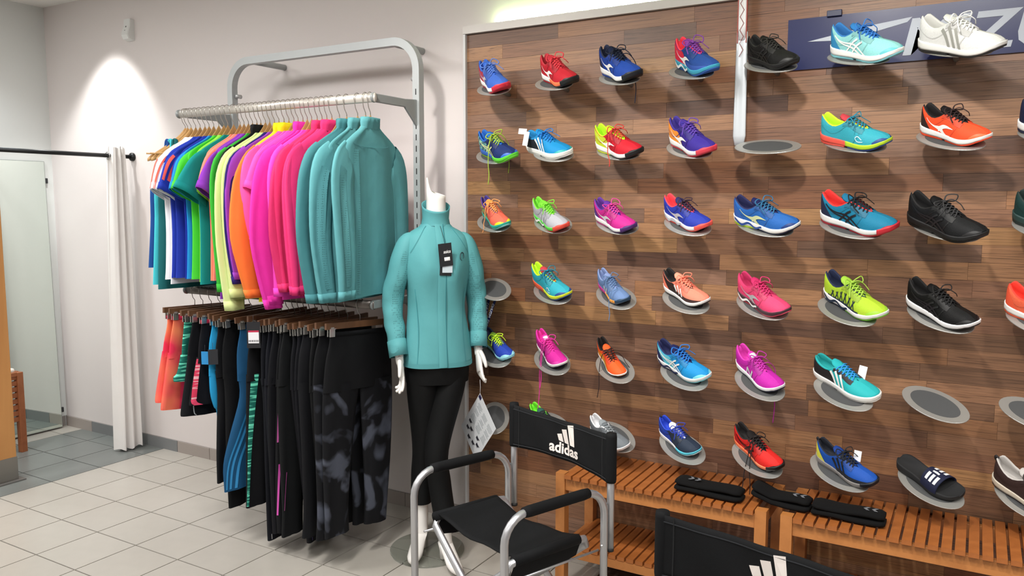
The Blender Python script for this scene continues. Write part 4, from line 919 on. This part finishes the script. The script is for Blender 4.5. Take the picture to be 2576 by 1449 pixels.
for z in (.13, 1.71): MB().box((-.002, .388, z), (.016, .016, .035)).build('clip', M('202224', .4), mr, False, .003)
# wooden post with metal foot
ps = thing('wooden_post', 'pine post with a steel foot standing at the left edge of the photo', 'post', (-4.66, 2.31, 0))
MB().box((0, 0, 1.02), (.10, .10, 1.78)).build('beam', M('c08a50', .5, 0, 'pine'), ps, False, .004)
MB().box((0, 0, .075), (.106, .106, .13)).build('steel_foot', M('8d8a84', .35, .7), ps, False, .002)
MB().box((.0, 0, .005), (.16, .16, .01)).build('foot_plate', M('7d7b78', .4, .6), ps, False, .002)
# stool
stl = thing('slatted_stool', 'small reddish wooden stool with slatted sides and a white cushion top', 'stool', (-5.26, 2.50, 0), .12)
SW = M('9a5c38', .5, 0, 'wood')
for sx in (-1, 1):
    for sy in (-1, 1): MB().box((sx * .15, sy * .15, .255), (.038, .038, .51)).build('leg', SW, stl, False, .003)
for k in range(8):
    z = .215 + k * .038
    MB().box((.15, 0, z), (.016, .262, .028)).build('slat', SW, stl, False); MB().box((0, -.15, z), (.262, .016, .028)).build('slat', SW, stl, False)
for k in (0, 1):
    MB().box((.15 * (1 - 2 * k), 0, .50), (.03, .262, .024)).build('rail', SW, stl, False); MB().box((0, .15 * (1 - 2 * k), .50), (.262, .03, .024)).build('rail', SW, stl, False)
MB().box((0, 0, .515), (.25, .30, .035)).build('cushion', M('e4e2da', .8, 0, 'canvas'), stl, True, .012)
# motion sensor
sn = thing('motion_sensor', 'white motion sensor mounted high on the back wall', 'sensor', (-4.56, WY, 2.615))
prof = [(0, .062), (-.030, .062), (-.034, .02), (-.046, -.012), (-.052, -.036), (-.040, -.058), (-.012, -.066), (0, -.066)]
rows = []
for xx, sc in ((-.031, .86), (-.027, 1), (.027, 1), (.031, .86)): rows.append([(xx, y * sc, z * (.97 if sc < 1 else 1)) for y, z in prof])
MB().grid(rows, True, True, True).build('housing', M('d9dad8', .5), sn, False)
MB().box((0, -.0355, .012), (.005, .004, .014)).build('lens', M('2a2a2a', .4), sn, False)
MB().box((0, -.0445, -.008), (.003, .004, .004)).build('indicator', M('3a3a3a', .4), sn, False)

# ------------------------------------------------------------------ benches
BW = M('b57640', .42, 0, 'wood'); BW2 = M('aa6c3a', .42, 0, 'wood')
bs = MB().box((0, 0, 0), (.0295, .335, .016)).mesh('slat', M('a2602f', .38, 0, 'wood'), False)
lgm = MB().box((0, 0, .2375), (.04, .04, .475)).mesh('leg', BW, False)
def bench(x0, label):
    t = thing('bench', label, 'bench', (x0, 2.79, 0), 0, 'slatted wooden benches along the shoe wall'); L = .832; D = .318
    for x in (.02, L - .02):
        for y in (.02, D - .02):
            o = bpy.data.objects.new('leg', lgm); C.objects.link(o); o.parent = t; o.location = (x, y, 0)
        MB().box((x, D / 2, .435), (.022, D - .08, .04)).build('end_rail', BW2, t, False)
        MB().box((x, D / 2, .15), (.022, D - .08, .03)).build('end_rail', BW2, t, False)
    for y in (.016, D - .016):
        MB().box((L / 2, y, .432), (L - .08, .022, .052)).build('apron', BW, t, False, .002)
        MB().box((L / 2, y, .146), (L - .08, .022, .036)).build('shelf_rail', BW, t, False, .002)
    n = 20; p = (L - .08) / n
    for k in range(n):
        for z, dy in ((.467, -.004), (.1735, .0)):
            o = bpy.data.objects.new('slat', bs); C.objects.link(o); o.parent = t; o.location = (.04 + (k + .5) * p, D / 2 + dy, z)
            if z < .3: o.scale = (1, .93, 1)
bench(-1.425, 'slatted two tier wooden bench standing behind the camp chair')
bench(-.545, 'slatted two tier wooden bench at the right edge of the photo')
# socks
SK = M('0a0a0b', .95, 0, 'knit')
def sock(x, y, L, rz, label, ends, bend=0):
    t = thing('folded_socks', label, 'socks', (x, y, .476), rz, 'black folded sports socks on the benches')
    for lay in (0, 1):
        rows = []
        for i in range(15):
            f = i / 14; X_ = (f - .5) * L * (1 - .02 * lay); hw = .043 + .004 * math.sin(f * 5 + lay) - .010 * (f < .07) - .012 * (f > .95)
            hz = .0115 - .003 * (i in (0, 14)); zc = .012 + lay * .021 + .003 * math.sin(f * 7 + 2 * lay) + bend * max(0, .35 - f)
            yb = .005 * math.sin(f * 4) + .004 * lay
            rows.append([(X_, yb + hw * sgn(math.cos(a), .7), zc + hz * sgn(math.sin(a), .8)) for a in [2 * PI * k / 16 for k in range(16)]])
        MB().grid(rows, True, True, True).build('sock', SK, t)
    for k in range(2):
        xx = ends * L * .5 + k * .026 * (1 if ends < 0 else -1); dr = 1 if ends < 0 else -1
        MB().prism([(0, -.014), (.010, -.014), (.020, 0), (.010, .014), (0, .014), (.010, 0)] if dr > 0 else [(0, 0), (.010, .014), (.020, .014), (.010, 0), (.020, -.014), (.010, -.014)], (xx, 0, .0492), (1, 0, 0), (0, 1, 0), .001).build('arrow_mark', M('6c6e74', .8), t, False)
sock(-.815, 2.855, .255, -.07, 'folded black socks lying across the left bench in front of the long laces', -.62)
sock(-.560, 2.885, .205, -.10, 'folded black socks lying across the gap between the two benches', .62, .06)
sock(-.335, 2.868, .235, -.03, 'folded black socks at the left end of the right bench', .62)

# ------------------------------------------------------------------ folding camp chairs
ALU = M('c3c4c8', .32, .75); CAN = M('0e0f11', .8, 0, 'canvas'); LOGO_W = M('e9e0da', .6)
def chair(x, y, ang, label, hb=.795, wide=.52):
    t = thing('folding_chair', label, 'chair', (x, y, 0), ang, 'folding camp chairs with black fabric')   # local -Y = front, X = sitter's left
    W = wide / 2; D = .42; AH = .615; r = .013
    for sg in (-1, 1):
        X_ = sg * W; b = .085
        p = [(X_, -D / 2, .01), (X_, -D / 2, AH - b)] + [(X_, -D / 2 + b - b * math.cos(k * PI / 12), AH - b + b * math.sin(k * PI / 12)) for k in range(1, 7)] + [(X_, D / 2 - b + b * math.sin(k * PI / 12), AH - b + b * math.cos(k * PI / 12)) for k in range(0, 7)] + [(X_, D / 2, .01)]
        MB().tube(p, r, 12).build('side_frame', ALU, t)
        for yy in (-D / 2, D / 2): MB().tube([(X_, yy, 0), (X_, yy, .02)], .016, 12).build('foot_cap', M('18181a', .6), t)
        MB().tube([(X_, -D / 2 + .075, AH + .001), (X_, -D / 2 + .10, AH + .001), (X_, D / 2 - .10, AH + .001), (X_, D / 2 - .075, AH + .001)], [.0165, .0185, .0185, .0165], 14).build('armrest_sleeve', CAN, t)
        bp = MB().tube([(X_ * 1.0, D / 2 + .029, .40), (X_, D / 2 + .029, hb - .004)], r, 12).build('back_post', ALU, t)
        MB().tube([(X_, D / 2 + .029, .392), (X_, D / 2 + .029, .402)], .0135, 12).build('end_cap', M('18181a', .6), bp)
        for z in (.42, .56): MB().tube([(X_ + sg * .002, D / 2 + .012, z), (X_ + sg * .002, D / 2 - .016, z)], .005, 8).build('rivet', M('d8d8d8', .25, .9), bp)
        MB().tube([(X_ * 1.02, D / 2 - .012, z_) for z_ in (0,)] and [(X_ - sg * .016, -D / 2 + .03, .40), (X_ - sg * .016, D / 2 - .01, .40)], .004, 6).build('side_link', ALU, t)
    # crossed U-legs under the seat
    for sg, yo in ((1, 0), (-1, .028)):
        F, R_ = -D / 2 + .035 + yo, D / 2 - .045 + yo * .3; top = (sg * W * .86, .452); bot = (-sg * W * .98, .05); b = .05
        p = [(bot[0], F, bot[1]), (top[0] * .99, F, top[1] - .03), (top[0] * 1.01, F + .015, top[1] - .006), (top[0] * 1.01, F + .06, top[1]), (top[0] * 1.01, R_ - .06, top[1]), (top[0] * 1.01, R_ - .015, top[1] - .006), (top[0] * .99, R_, top[1] - .03), (bot[0], R_, bot[1])]
        MB().tube(p, r, 12).build('cross_leg', ALU, t)
    # seat sling
    rows = []
    for i in range(13):
        e = -1 + i / 6; X_ = e * (W * .87); row = []
        for j in range(13):
            f = -1 + j / 6; sag = .030 * (1 - e * e) * (1 - .15 * f) + .006 * math.sin(6 * e + 3 * f) * (1 - e * e)
            row.append((X_, f * (D / 2 - .075 - .015 * (1 - e * e)) - .005, .468 - sag))
        rows.append(row + [(q[0], q[1], q[2] - .004) for q in row[::-1]])
    MB().grid(rows, True, True, True).build('seat', CAN, t)
    for sg in (-1, 1):
        MB().tube([(sg * W * .868, -D / 2 + .062, .452), (sg * W * .868, D / 2 - .085, .452)], .0172, 12).build('seat_sleeve', CAN, t)
        MB().grid([[(sg * W * (.90 - .03 * k), yy, .448 - .018 * k - .02 * math.sin(PI * (yy + .15) / .3) * k / 3) for k in range(4)] for yy in (-.15, -.075, 0, .075, .13)]).build('seat_hem', CAN, t)
    # back sling, wrapped round the posts
    BH = .165; Y = D / 2 + .029; rows = []
    def backpt(e, f, off=0):   # e -1..1 across, f 0..1 from bottom to top
        sag = (1 - e * e); bow = .040 * sag; z = hb - BH + BH * f
        z -= .016 * sag * f - .004 * sag * (1 - f)
        return Vector((e * W, Y - .016 + bow - off + .003 * math.sin(9 * e + 5 * f) * sag, z))
    n = 28
    for i in range(n + 1):
        e = -1 + 2 * i / n; row = [backpt(e, j / 8) for j in range(9)]
        rows.append(row + [(q[0], q[1] + .005, q[2]) for q in row[::-1]])
    bk = MB().grid(rows, True, True, True).build('back_sling', CAN, t)
    for sg in (-1, 1):
        MB().tube([(sg * W, Y, hb - BH), (sg * W, Y, hb - BH + .01), (sg * W, Y, hb - .01), (sg * W, Y, hb + .003)], [.017, .0185, .0185, .017], 16).build('post_sleeve', CAN, t)
        MB().grid([[backpt(sg * .86, j / 8, .0008 + e) + Vector((.002 * q, 0, 0)) for j in range(9)] for q, e in ((-1, 0), (0, .0012), (1, 0))]).build('seam', M('101113', .9), bk)
    for f in (.06, .90): MB().grid([[backpt(-.98 + 1.96 * i / n, f + d, .0009 if d else .002) for d in (-.012, 0, .012)] for i in range(n + 1)]).build('hem', M('202226', .9), bk)
    # print on the back
    def on_back(poly, name, ox, oz, sc):
        vs_ = [backpt((ox + a * sc) / W, (oz + b * sc - (hb - BH)) / BH, .0022) for a, b in poly]
        m = MB(); m.v = [tuple(q) for q in vs_] + [(q[0], q[1] + .001, q[2]) for q in vs_]; k = len(vs_); m.f = [tuple(range(k)), tuple(range(2 * k - 1, k - 1, -1))] + [(i, (i + 1) % k, k + (i + 1) % k, k + i) for i in range(k)]
        m.build(name, LOGO_W, bk, False)
    oz = hb - .073
    for poly in ([(.035, 0), (.060, -.001), (.050, .085), (.022, .080)], [(.003, .002), (.027, 0), (.016, .061), (-.010, .055)], [(-.029, .004), (-.005, .002), (-.013, .036), (-.038, .029)]):
        on_back(poly, 'logo_bar', 0, oz - .020, 1.0)
    me = text_mesh('adidas', .062, .0005, 0, .0016, 1.0)
    for v in me.vertices:
        p = backpt((v.co.x + .004) / W, (oz - .047 + v.co.y - (hb - BH)) / BH, .0022 + v.co.z); v.co = p
    put_mesh('lettering', me, LOGO_W, bk)
    return t
chair(-1.345, 2.265, -.375, 'black folding chair with white logo backrest standing in front of the mannequin')
chair(-.445, 1.535, -.25, 'black folding chair in the foreground with only its backrest in view')

# ------------------------------------------------------------------ mannequin
MX, MY, MA = -1.997, 2.775, math.radians(48)
mq = thing('mannequin', 'white headless female mannequin in teal jacket and black leggings on a glass base', 'mannequin', (MX, MY, 0), MA); mq.scale = (.855, .95, 1)
SKIN = M('ebe8e4', .3); JK_ = M('5ba1a6', .62, 0, 'fabric'); JD = M('569a9f', .7, 0, 'fabric'); LEG = M('08090a', .75, 0, 'fabric')
bp_ = MB(); cxg, cyg = -.02, .03
bp_.grid([ell(.173, .173, .0, 64), ell(.175, .175, .001, 64), ell(.175, .175, .009, 64), ell(.173, .173, .010, 64)], True, True, True)
gb = bp_.build('glass_base', M('f0faf5', 0, 0, 'glass'), mq); gb.matrix_local = Matrix.Diagonal((1 / .855, 1 / .95, 1, 1)) @ Matrix.Rotation(-MA, 4, 'Z') @ Matrix.Translation((-.075, .015, 0))
# continuous white body: neck, torso, arms, legs (local X = her left, -Y = front)
SHL, ELL_, WRL = Vector((.155, 0, 1.41)), Vector((.213, .03, 1.155)), Vector((.205, -.03, .940))
SHR, ELR, WRR = Vector((-.155, 0, 1.41)), Vector((-.218, .03, 1.145)), Vector((-.202, -.04, .920))
vt, ed, rd = [], [], []
def addv(p, r, par=None):
    vt.append(tuple(p)); rd.append(r)
    if par is not None: ed.append((par, len(vt) - 1))
    return len(vt) - 1
pel = addv((0, .0, .92), .10); spn = addv((0, .005, 1.12), .085, pel); chs = addv((0, .0, 1.32), .085, spn); nkb = addv((0, .015, 1.46), .052, chs); nk1 = addv((0, .005, 1.52), .049, nkb); nk2 = addv((0, .0, 1.575), .047, nk1)
for S_, E_, W2 in ((SHL, ELL_, WRL), (SHR, ELR, WRR)):
    a = addv(S_ + Vector((0, 0, -.03)), .030, chs); b = addv(E_, .038, a); c = addv(W2, .023, b); addv(W2 + (W2 - E_).normalized() * .05, .02, c)
HIPL, KNL, ANL = Vector((.075, 0, .86)), Vector((-.022, -.062, .50)), Vector((.008, -.090, .145))
HIPR, KNR, ANR = Vector((-.075, .0, .86)), Vector((-.066, .035, .50)), Vector((-.078, .060, .155))
for H_, K2, A_ in ((HIPL, KNL, ANL), (HIPR, KNR, ANR)):
    a = addv(H_, .050, pel); b = addv(K2, .034, a); b2 = addv(K2 * .65 + A_ * .35 + Vector((0, .006, 0)), .034, b); addv(A_, .032, b2)
me = bpy.data.meshes.new('body'); me.from_pydata(vt, ed, []); me.materials.append(SKIN)
bo = bpy.data.objects.new('body', me); C.objects.link(bo); bo.parent = mq
sk = bo.modifiers.new('skin', 'SKIN'); bo.modifiers.new('sub', 'SUBSURF').render_levels = 2
for i, r in enumerate(rd): me.skin_vertices[0].data[i].radius = (r, r)
me.skin_vertices[0].data[0].use_root = True; sk.use_smooth_shade = True
# scooped neck end with a raised lip at one side
rows = []
for z, r in ((1.50, .050), (1.54, .0485), (1.575, .0475), (1.60, .047)):
    rows.append([(r * math.cos(a), r * .95 * math.sin(a), z + (0 if z < 1.59 else .012 * math.cos(a - 2.6) + .055 * max(0, math.cos(a - 3.1)) ** 6)) for a in [2 * PI * k / 32 for k in range(32)]])
rows.append([(p[0] * .86, p[1] * .86, p[2] + .0) for p in rows[-1]])
rows.append([(p[0] * .45, p[1] * .45, 1.572) for p in rows[-1]]); 
MB().grid(rows, True, False, True).build('neck_cap', SKIN, mq)
# hands: palm with five fingers each
def hand(Wv, Ev, sg, name):
    d = (Wv - Ev).normalized(); d = (d + Vector((0, -.12, -.1))).normalized(); s = Vector((0, -1, 0)); s = (s - d * s.dot(d)).normalized(); o = d.cross(s) * sg   # s towards the front (thumb side)
    m = MB(); P = lambda a, b, c: Wv + d * a + s * b + o * c
    rows = []
    for a, hw, th in ((.0, .020, .019), (.03, .021, .016), (.06, .030, .014), (.09, .035, .0125), (.112, .036, .011), (.118, .030, .008)):
        rows.append([P(a, hw * math.cos(q), th * sgn(math.sin(q), .8)) for q in [2 * PI * k / 14 for k in range(14)]])
    m.grid(rows, True, True, True)
    for b, ln, cv in ((.0265, .064, .10), (.0095, .072, .16), (-.0085, .068, .26), (-.0255, .052, .36)):
        pts = [P(.100, b, 0)]; ang = 0
        for k, fr in enumerate((.45, .30, .25)):
            ang += cv * (1 + .6 * k); q = pts[-1]; pts.append(q + d * (ln * fr * math.cos(ang)) - o * (ln * fr * math.sin(ang)) + s * b * .10)
        m.tube(bez([tuple(p) for p in pts], 4), [.0090 - .0030 * (i / 12) ** 1.5 for i in range(12)] + [.0030], 10)
    m.tube(bez([tuple(P(.03, .016, -.004)), tuple(P(.058, .040, -.010)), tuple(P(.085, .050, -.016)), tuple(P(.106, .050, -.020))], 4), [.0125 - .0055 * (i / 12) ** 1.3 for i in range(12)] + [.004], 10)
    return m.build(name, SKIN, mq)
hand(WRL, ELL_, 1, 'hand'); hand(WRR, ELR, -1, 'hand')
# leggings
leg = MB(); hipT = [((0, 0, .95), .135, .105), ((0, .005, .90), .155, .118), ((0, .01, .84), .165, .118), ((0, .005, .79), .160, .105)]
rowsH = [[(c[0] + w_ * sgn(math.cos(a), .9), c[1] + t_ * math.sin(a), c[2]) for a in [2 * PI * k / 32 for k in range(32)]] for c, w_, t_ in hipT]
leg.grid(rowsH, True)
def leg_rows(H_, K2, A_, zend, fl):
    pts = [(H_.x, H_.y, .85), (H_.x * .70 + K2.x * .30, H_.y * .7 + K2.y * .3, .74), (K2.x, K2.y, .50), (K2.x * .6 + A_.x * .4, K2.y * .55 + A_.y * .45 + .012, .36), (A_.x, A_.y, zend)]; rr = [.082, .082, .060, .058, fl]
    P = bez(pts, 6); out = []
    for i, p in enumerate(P):
        f = i / 6; r = smooth_interp([(j, q) for j, q in enumerate(rr)], f)
        out.append([(p[0] + r * math.cos(a), p[1] + r * (1.04 if f < 2 else 1.08) * math.sin(a), p[2]) for a in [2 * PI * k / 24 for k in range(24)]])
    return out
leg.grid(leg_rows(HIPL, KNL, ANL, .215, .056), True); leg.grid(leg_rows(HIPR, KNR, ANR, .235, .052), True)
leg.build('leggings', LEG, mq)
# high heeled ankle boots
def boot(A_, rz, name):
    m = MB(); Rz = Matrix.Rotation(rz, 3, 'Z'); rows = []
    # shaft and foot: sections with centre (y forward negative), half sizes, height centre
    for y, z, hx, hz, ay in ((.0, .26, .033, .036, 0), (.0, .19, .034, .037, 0), (.002, .145, .034, .040, .1), (-.004, .11, .035, .044, .45), (-.03, .085, .035, .044, .85), (-.07, .062, .036, .036, 1.15), (-.11, .042, .038, .026, 1.35), (-.145, .034, .034, .020, 1.5), (-.172, .030, .022, .016, 1.55), (-.182, .028, .008, .010, 1.57)):
        u_ = Vector((0, math.cos(ay), math.sin(ay)))
        rows.append([Rz @ (Vector((0, y, z)) + Vector((hx * math.cos(q), 0, 0)) + u_ * (hz * math.sin(q))) + Vector((A_.x, A_.y, 0)) for q in [2 * PI * k / 20 for k in range(20)]])
    m.grid(rows, True, False, True)
    rows = []
    for z, hx, hy in ((.014, .016, .017), (.05, .017, .019), (.085, .026, .028)):
        rows.append([Rz @ Vector((hx * math.cos(q), .022 + hy * math.sin(q), z)) + Vector((A_.x, A_.y, 0)) for q in [2 * PI * k / 16 for k in range(16)]])
    m.grid(rows, True, True, True)
    return m.build(name, SKIN, mq)
boot(ANL, .15, 'boot'); boot(ANR, -.5, 'boot')
# jacket
def jrow(c, w_, t_, a0=0, bust=0):
    out = []
    for k in range(48):
        a = 2 * PI * k / 48; x = w_ * sgn(math.cos(a), .88); y = t_ * sgn(math.sin(a), .92)
        if y < 0 and bust: y -= bust * (math.exp(-((x - .075) / .05) ** 2) + math.exp(-((x + .075) / .05) ** 2))
        fold = .003 * math.sin(5 * a + c[2] * 22) * (1 if c[2] < 1.3 else .3)
        out.append((c[0] + x + fold * math.cos(a), c[1] + y + fold * math.sin(a), c[2]))
    return out
JS = [(1.475, .066, .058, .012, 0), (1.455, .088, .064, .012, 0), (1.437, .128, .070, .010, 0), (1.415, .158, .080, .006, 0), (1.375, .168, .092, .003, .006), (1.31, .166, .102, 0, .018), (1.26, .160, .104, 0, .020), (1.19, .150, .099, 0, .006), (1.11, .144, .095, 0, 0), (1.03, .154, .102, 0, 0), (.96, .168, .112, .002, 0), (.89, .178, .122, .004, 0), (.866, .179, .123, .004, 0)]
def jint(z, d): return smooth_interp([(-q[0], q[d]) for q in JS], -z)
zs = [1.475 - (1.475 - .866) * (i / 34) ** 1.0 for i in range(35)]
jrows = [jrow((0, jint(z, 3), z), jint(z, 1), jint(z, 2), 0, max(0, jint(z, 4))) for z in zs]
jk = thing  # (helper name kept short below)
jb = MB(); jb.grid(jrows + [[(p[0] * .97, p[1] * .97, p[2] + .004) for p in jrows[-1]]], True)
jac = jb.build('jacket', JK_, mq)
def front(x, z, off=.001):     # point on the jacket front
    w_, t_ = jint(z, 1), jint(z, 2); e = max(-1, min(1, x / w_)); ca = abs(e) ** (1 / .88); sa = math.sqrt(max(0, 1 - ca * ca)); y = -t_ * sa ** .92
    y -= max(0, jint(z, 4)) * (math.exp(-((x - .075) / .05) ** 2) + math.exp(-((x + .075) / .05) ** 2))
    return Vector((x, jint(z, 3) + y - off - .003, z))
MB().grid([[front(-.020 + .040 * e, 1.47 - .601 * i / 40, .0008 + .0022 * math.sin(PI * e)) for e in (0, .15, .5, .85, 1)] for i in range(41)]).build('zip_flap', JK_, jac)
MB().grid([[front(.021 + .002 * e, 1.47 - .601 * i / 40, .0012) for e in (-1, 1)] for i in range(41)]).build('flap_stitch', M('2f7a82', .9), jac)
for sg in (-1, 1):
    MB().grid([[front(sg * (.060 + .085 * (i / 14)), 1.462 - .11 * (i / 14) ** 1.1, .0012 + .001 * (e == 0)) + Vector((0, 0, .0016 * e)) for e in (-1, 0, 1)] for i in range(15)]).build('raglan_seam', M('3a8a92', .9), jac)
    MB().grid([[front(sg * (.125 - .012 * math.sin(PI * i / 16)) + .0012 * e, 1.20 - .325 * i / 16, .0012) for e in (-1, 0, 1)] for i in range(17)]).build('side_seam', M('3f9098', .9), jac)
rows = []
for z, w_, t_, yo in ((1.462, .074, .066, .012), (1.495, .066, .060, .010), (1.535, .069, .063, .006), (1.548, .071, .065, .004), (1.546, .066, .060, .004), (1.50, .060, .055, .010)):
    rows.append([(w_ * math.cos(a), yo + t_ * math.sin(a), z + (.024 * (z - 1.46) / .08) * math.sin(a)) for a in [2 * PI * k / 36 for k in range(36)]])
MB().grid(rows, True).build('collar', JK_, jac)
MB().grid([[(p[0] * 1.012, p[1] * 1.012, p[2] + dz) for p in jrows[-1]] for dz in (.020, .019, .001, .0)], True).build('hem', JD, jac)
def sleeve(S_, E_, W2, sg):
    pts = [Vector((sg * .105, .004, 1.412)), Vector((sg * .152, .002, 1.380)), Vector((sg * .186, .008, 1.28)), E_, E_ * .5 + W2 * .5 + Vector((sg * .004, 0, 0)), W2]
    rr = [.028, .046, .054, .052, .047, .043]; P = bez([tuple(p) for p in pts], 7); rows = []; n = len(P)
    for i, p in enumerate(P):
        f = i / 7; r = smooth_interp([(j, q) for j, q in enumerate(rr)], f); t_ = (Vector(P[min(n - 1, i + 1)]) - Vector(P[max(0, i - 1)])).normalized()
        a = t_.cross(Vector((0, 1, 0))).normalized(); b = a.cross(t_).normalized()
        row = []
        for k in range(24):
            q = 2 * PI * k / 24; w_ = .0022 * math.sin(f * 6 + 2.5 * math.cos(q)) * min(1, max(0, f - 1.2)) + .0016 * math.sin(f * 10 + 3 * math.sin(q)) * min(1, max(0, f - 2))
            row.append(Vector(p) + a * ((r + w_) * math.cos(q)) + b * ((r * 1.08 + w_) * math.sin(q)))
        rows.append(row)
    so = MB().grid(rows, True).build('sleeve', JK_, jac)
    cf = rows[-4:]
    MB().grid([[Vector(p) + (Vector(p) - sum((Vector(q) for q in r_), Vector()) / 24).normalized() * e for p in r_] for r_, e in ((rows[-5], .0005), (rows[-5], .003), (rows[-1], .003), (rows[-1], -.002))], True).build('cuff', JK_, jac)
    k0 = 0 if sg < 0 else 12
    outer = (12 if sg > 0 else 12)
    idx = [(k0 + 6 * 0 + d) % 24 for d in (-2, -1, 0, 1, 2)]
    MB().grid([[Vector(rows[i][j]) + (Vector(rows[i][j]) - sum((Vector(q) for q in rows[i]), Vector()) / 24).normalized() * .0012 for j in [(x_ + (-5 if sg < 0 else 5)) % 24 for x_ in idx]] for i in range(9, n - 1)]).build('perforated_panel', M('5ba1a6', .7, 0, 'dots'), jac)
sleeve(SHL, ELL_, WRL + Vector((0, 0, -.005)), 1); sleeve(SHR, ELR, WRR + Vector((0, 0, -.005)), -1)
# small spiral emblem on the chest and swing tags at the collar
p0 = [front(.105 + .011 * math.cos(a) * (1 + .0 * a) + .0025 * math.sin(a), 1.335 + .016 * math.sin(a), .003) for a in [-.6 + 5.4 * k / 16 for k in range(17)]]
MB().tube([tuple(p) for p in p0], [.0010 + .0016 * math.sin(PI * k / 16) for k in range(17)], 6).build('emblem', M('20383c', .6), jac)
def chest_tag(cx_, cz_, w_, h_, off, rot, col, name):
    o = front(cx_, cz_, off); Mx = Matrix.Translation(o) @ Matrix.Rotation(rot, 4, 'Y')
    b = MB().box((0, 0, 0), (w_, .0014, h_)).build(name, M(col, .45), jac, False); b.matrix_local = Mx; return Mx, b
chest_tag(.018, 1.300, .058, .085, .006, .06, '1a1d22', 'swing_tag')
chest_tag(.024, 1.300, .050, .06, .012, .02, 'c8d4dc', 'swing_tag')
Mx, tg_ = chest_tag(.014, 1.345, .066, .095, .026, -.10, '15171b', 'swing_tag')
put_mesh('lettering', text_mesh('asics', .019, .0003, .2, .0004), M('e6e6e6', .5), jac, Mx @ frame((.008, -.0012, .012), (1, 0, 0), (0, 0, 1)))
s_ = MB().box((.006, -.0014, -.018), (.028, .001, .015)).build('price_sticker', M('eeeeee', .5), jac, True, .002); s_.matrix_local = Mx
MB().tube(bez([tuple(front(.006, 1.462, .004)), tuple(front(.012, 1.43, .010)), tuple(Mx @ Vector((0, 0, .044)))], 5), .001, 6).build('tag_string', M('202428', .6), jac)
# sheet of paper hanging from her left hand
WL = Matrix.Translation((MX, MY, 0)) @ Matrix.Rotation(MA, 4, 'Z')
ft = WL @ (Vector((WRL.x * .855, WRL.y * .95 - .03, WRL.z - .165)))
pp = thing('paper_sheet', 'white printed info sheet hanging by one corner from the mannequin hand', 'sheet', tuple(ft), 0)
Mp = frame((0, 0, 0), (.80, -.42, -.0), (0, .0, 1)) @ Matrix.Rotation(math.radians(-43), 4, 'Z')
m4 = Matrix.Translation((.0, 0, -.045)) @ Mp
def sheet(name, c, d, col, par=None):
    o = MB().box(c, d).build(name, M(col, .6), par or pp, False); o.matrix_local = m4; return o
SZX, SZY = .185, .255
sheet('page', (SZX / 2 - .004, -SZY / 2 + .004, 0), (SZX, SZY, .001), 'dde0e4')
sheet('corner_print', (.010, -.008, .0007), (.022, .020, .0004), '241f4a')
mt = MB()
rp_ = random.Random(5)
for r_ in range(14):
    if r_ in (4, 8): continue
    for c_ in range(3): mt.box((.018 + c_ * .056 + .022, -.034 - r_ * .0082, .0007), (.046 * rp_.uniform(.6, 1), .003, .0003))
o = mt.build('text_lines', M('8b9096', .6), pp, False); o.matrix_local = m4
md_ = MB()
for (a, b2) in ((.03, -.160), (.06, -.18), (.035, -.20), (.12, -.165), (.14, -.19), (.11, -.215), (.07, -.225)): md_.box((a, b2, .0007), (.02, .016, .0003)); md_.box((a + .013, b2 + .006, .0007), (.008, .006, .0003))
o = md_.build('diagrams', M('2a2a34', .6), pp, False); o.matrix_local = m4
MB().tube([(0, 0, .02), (.002, 0, -.01), (.0, 0, -.052)], .0012, 6).build('string', M('c8c8c8', .5), pp)
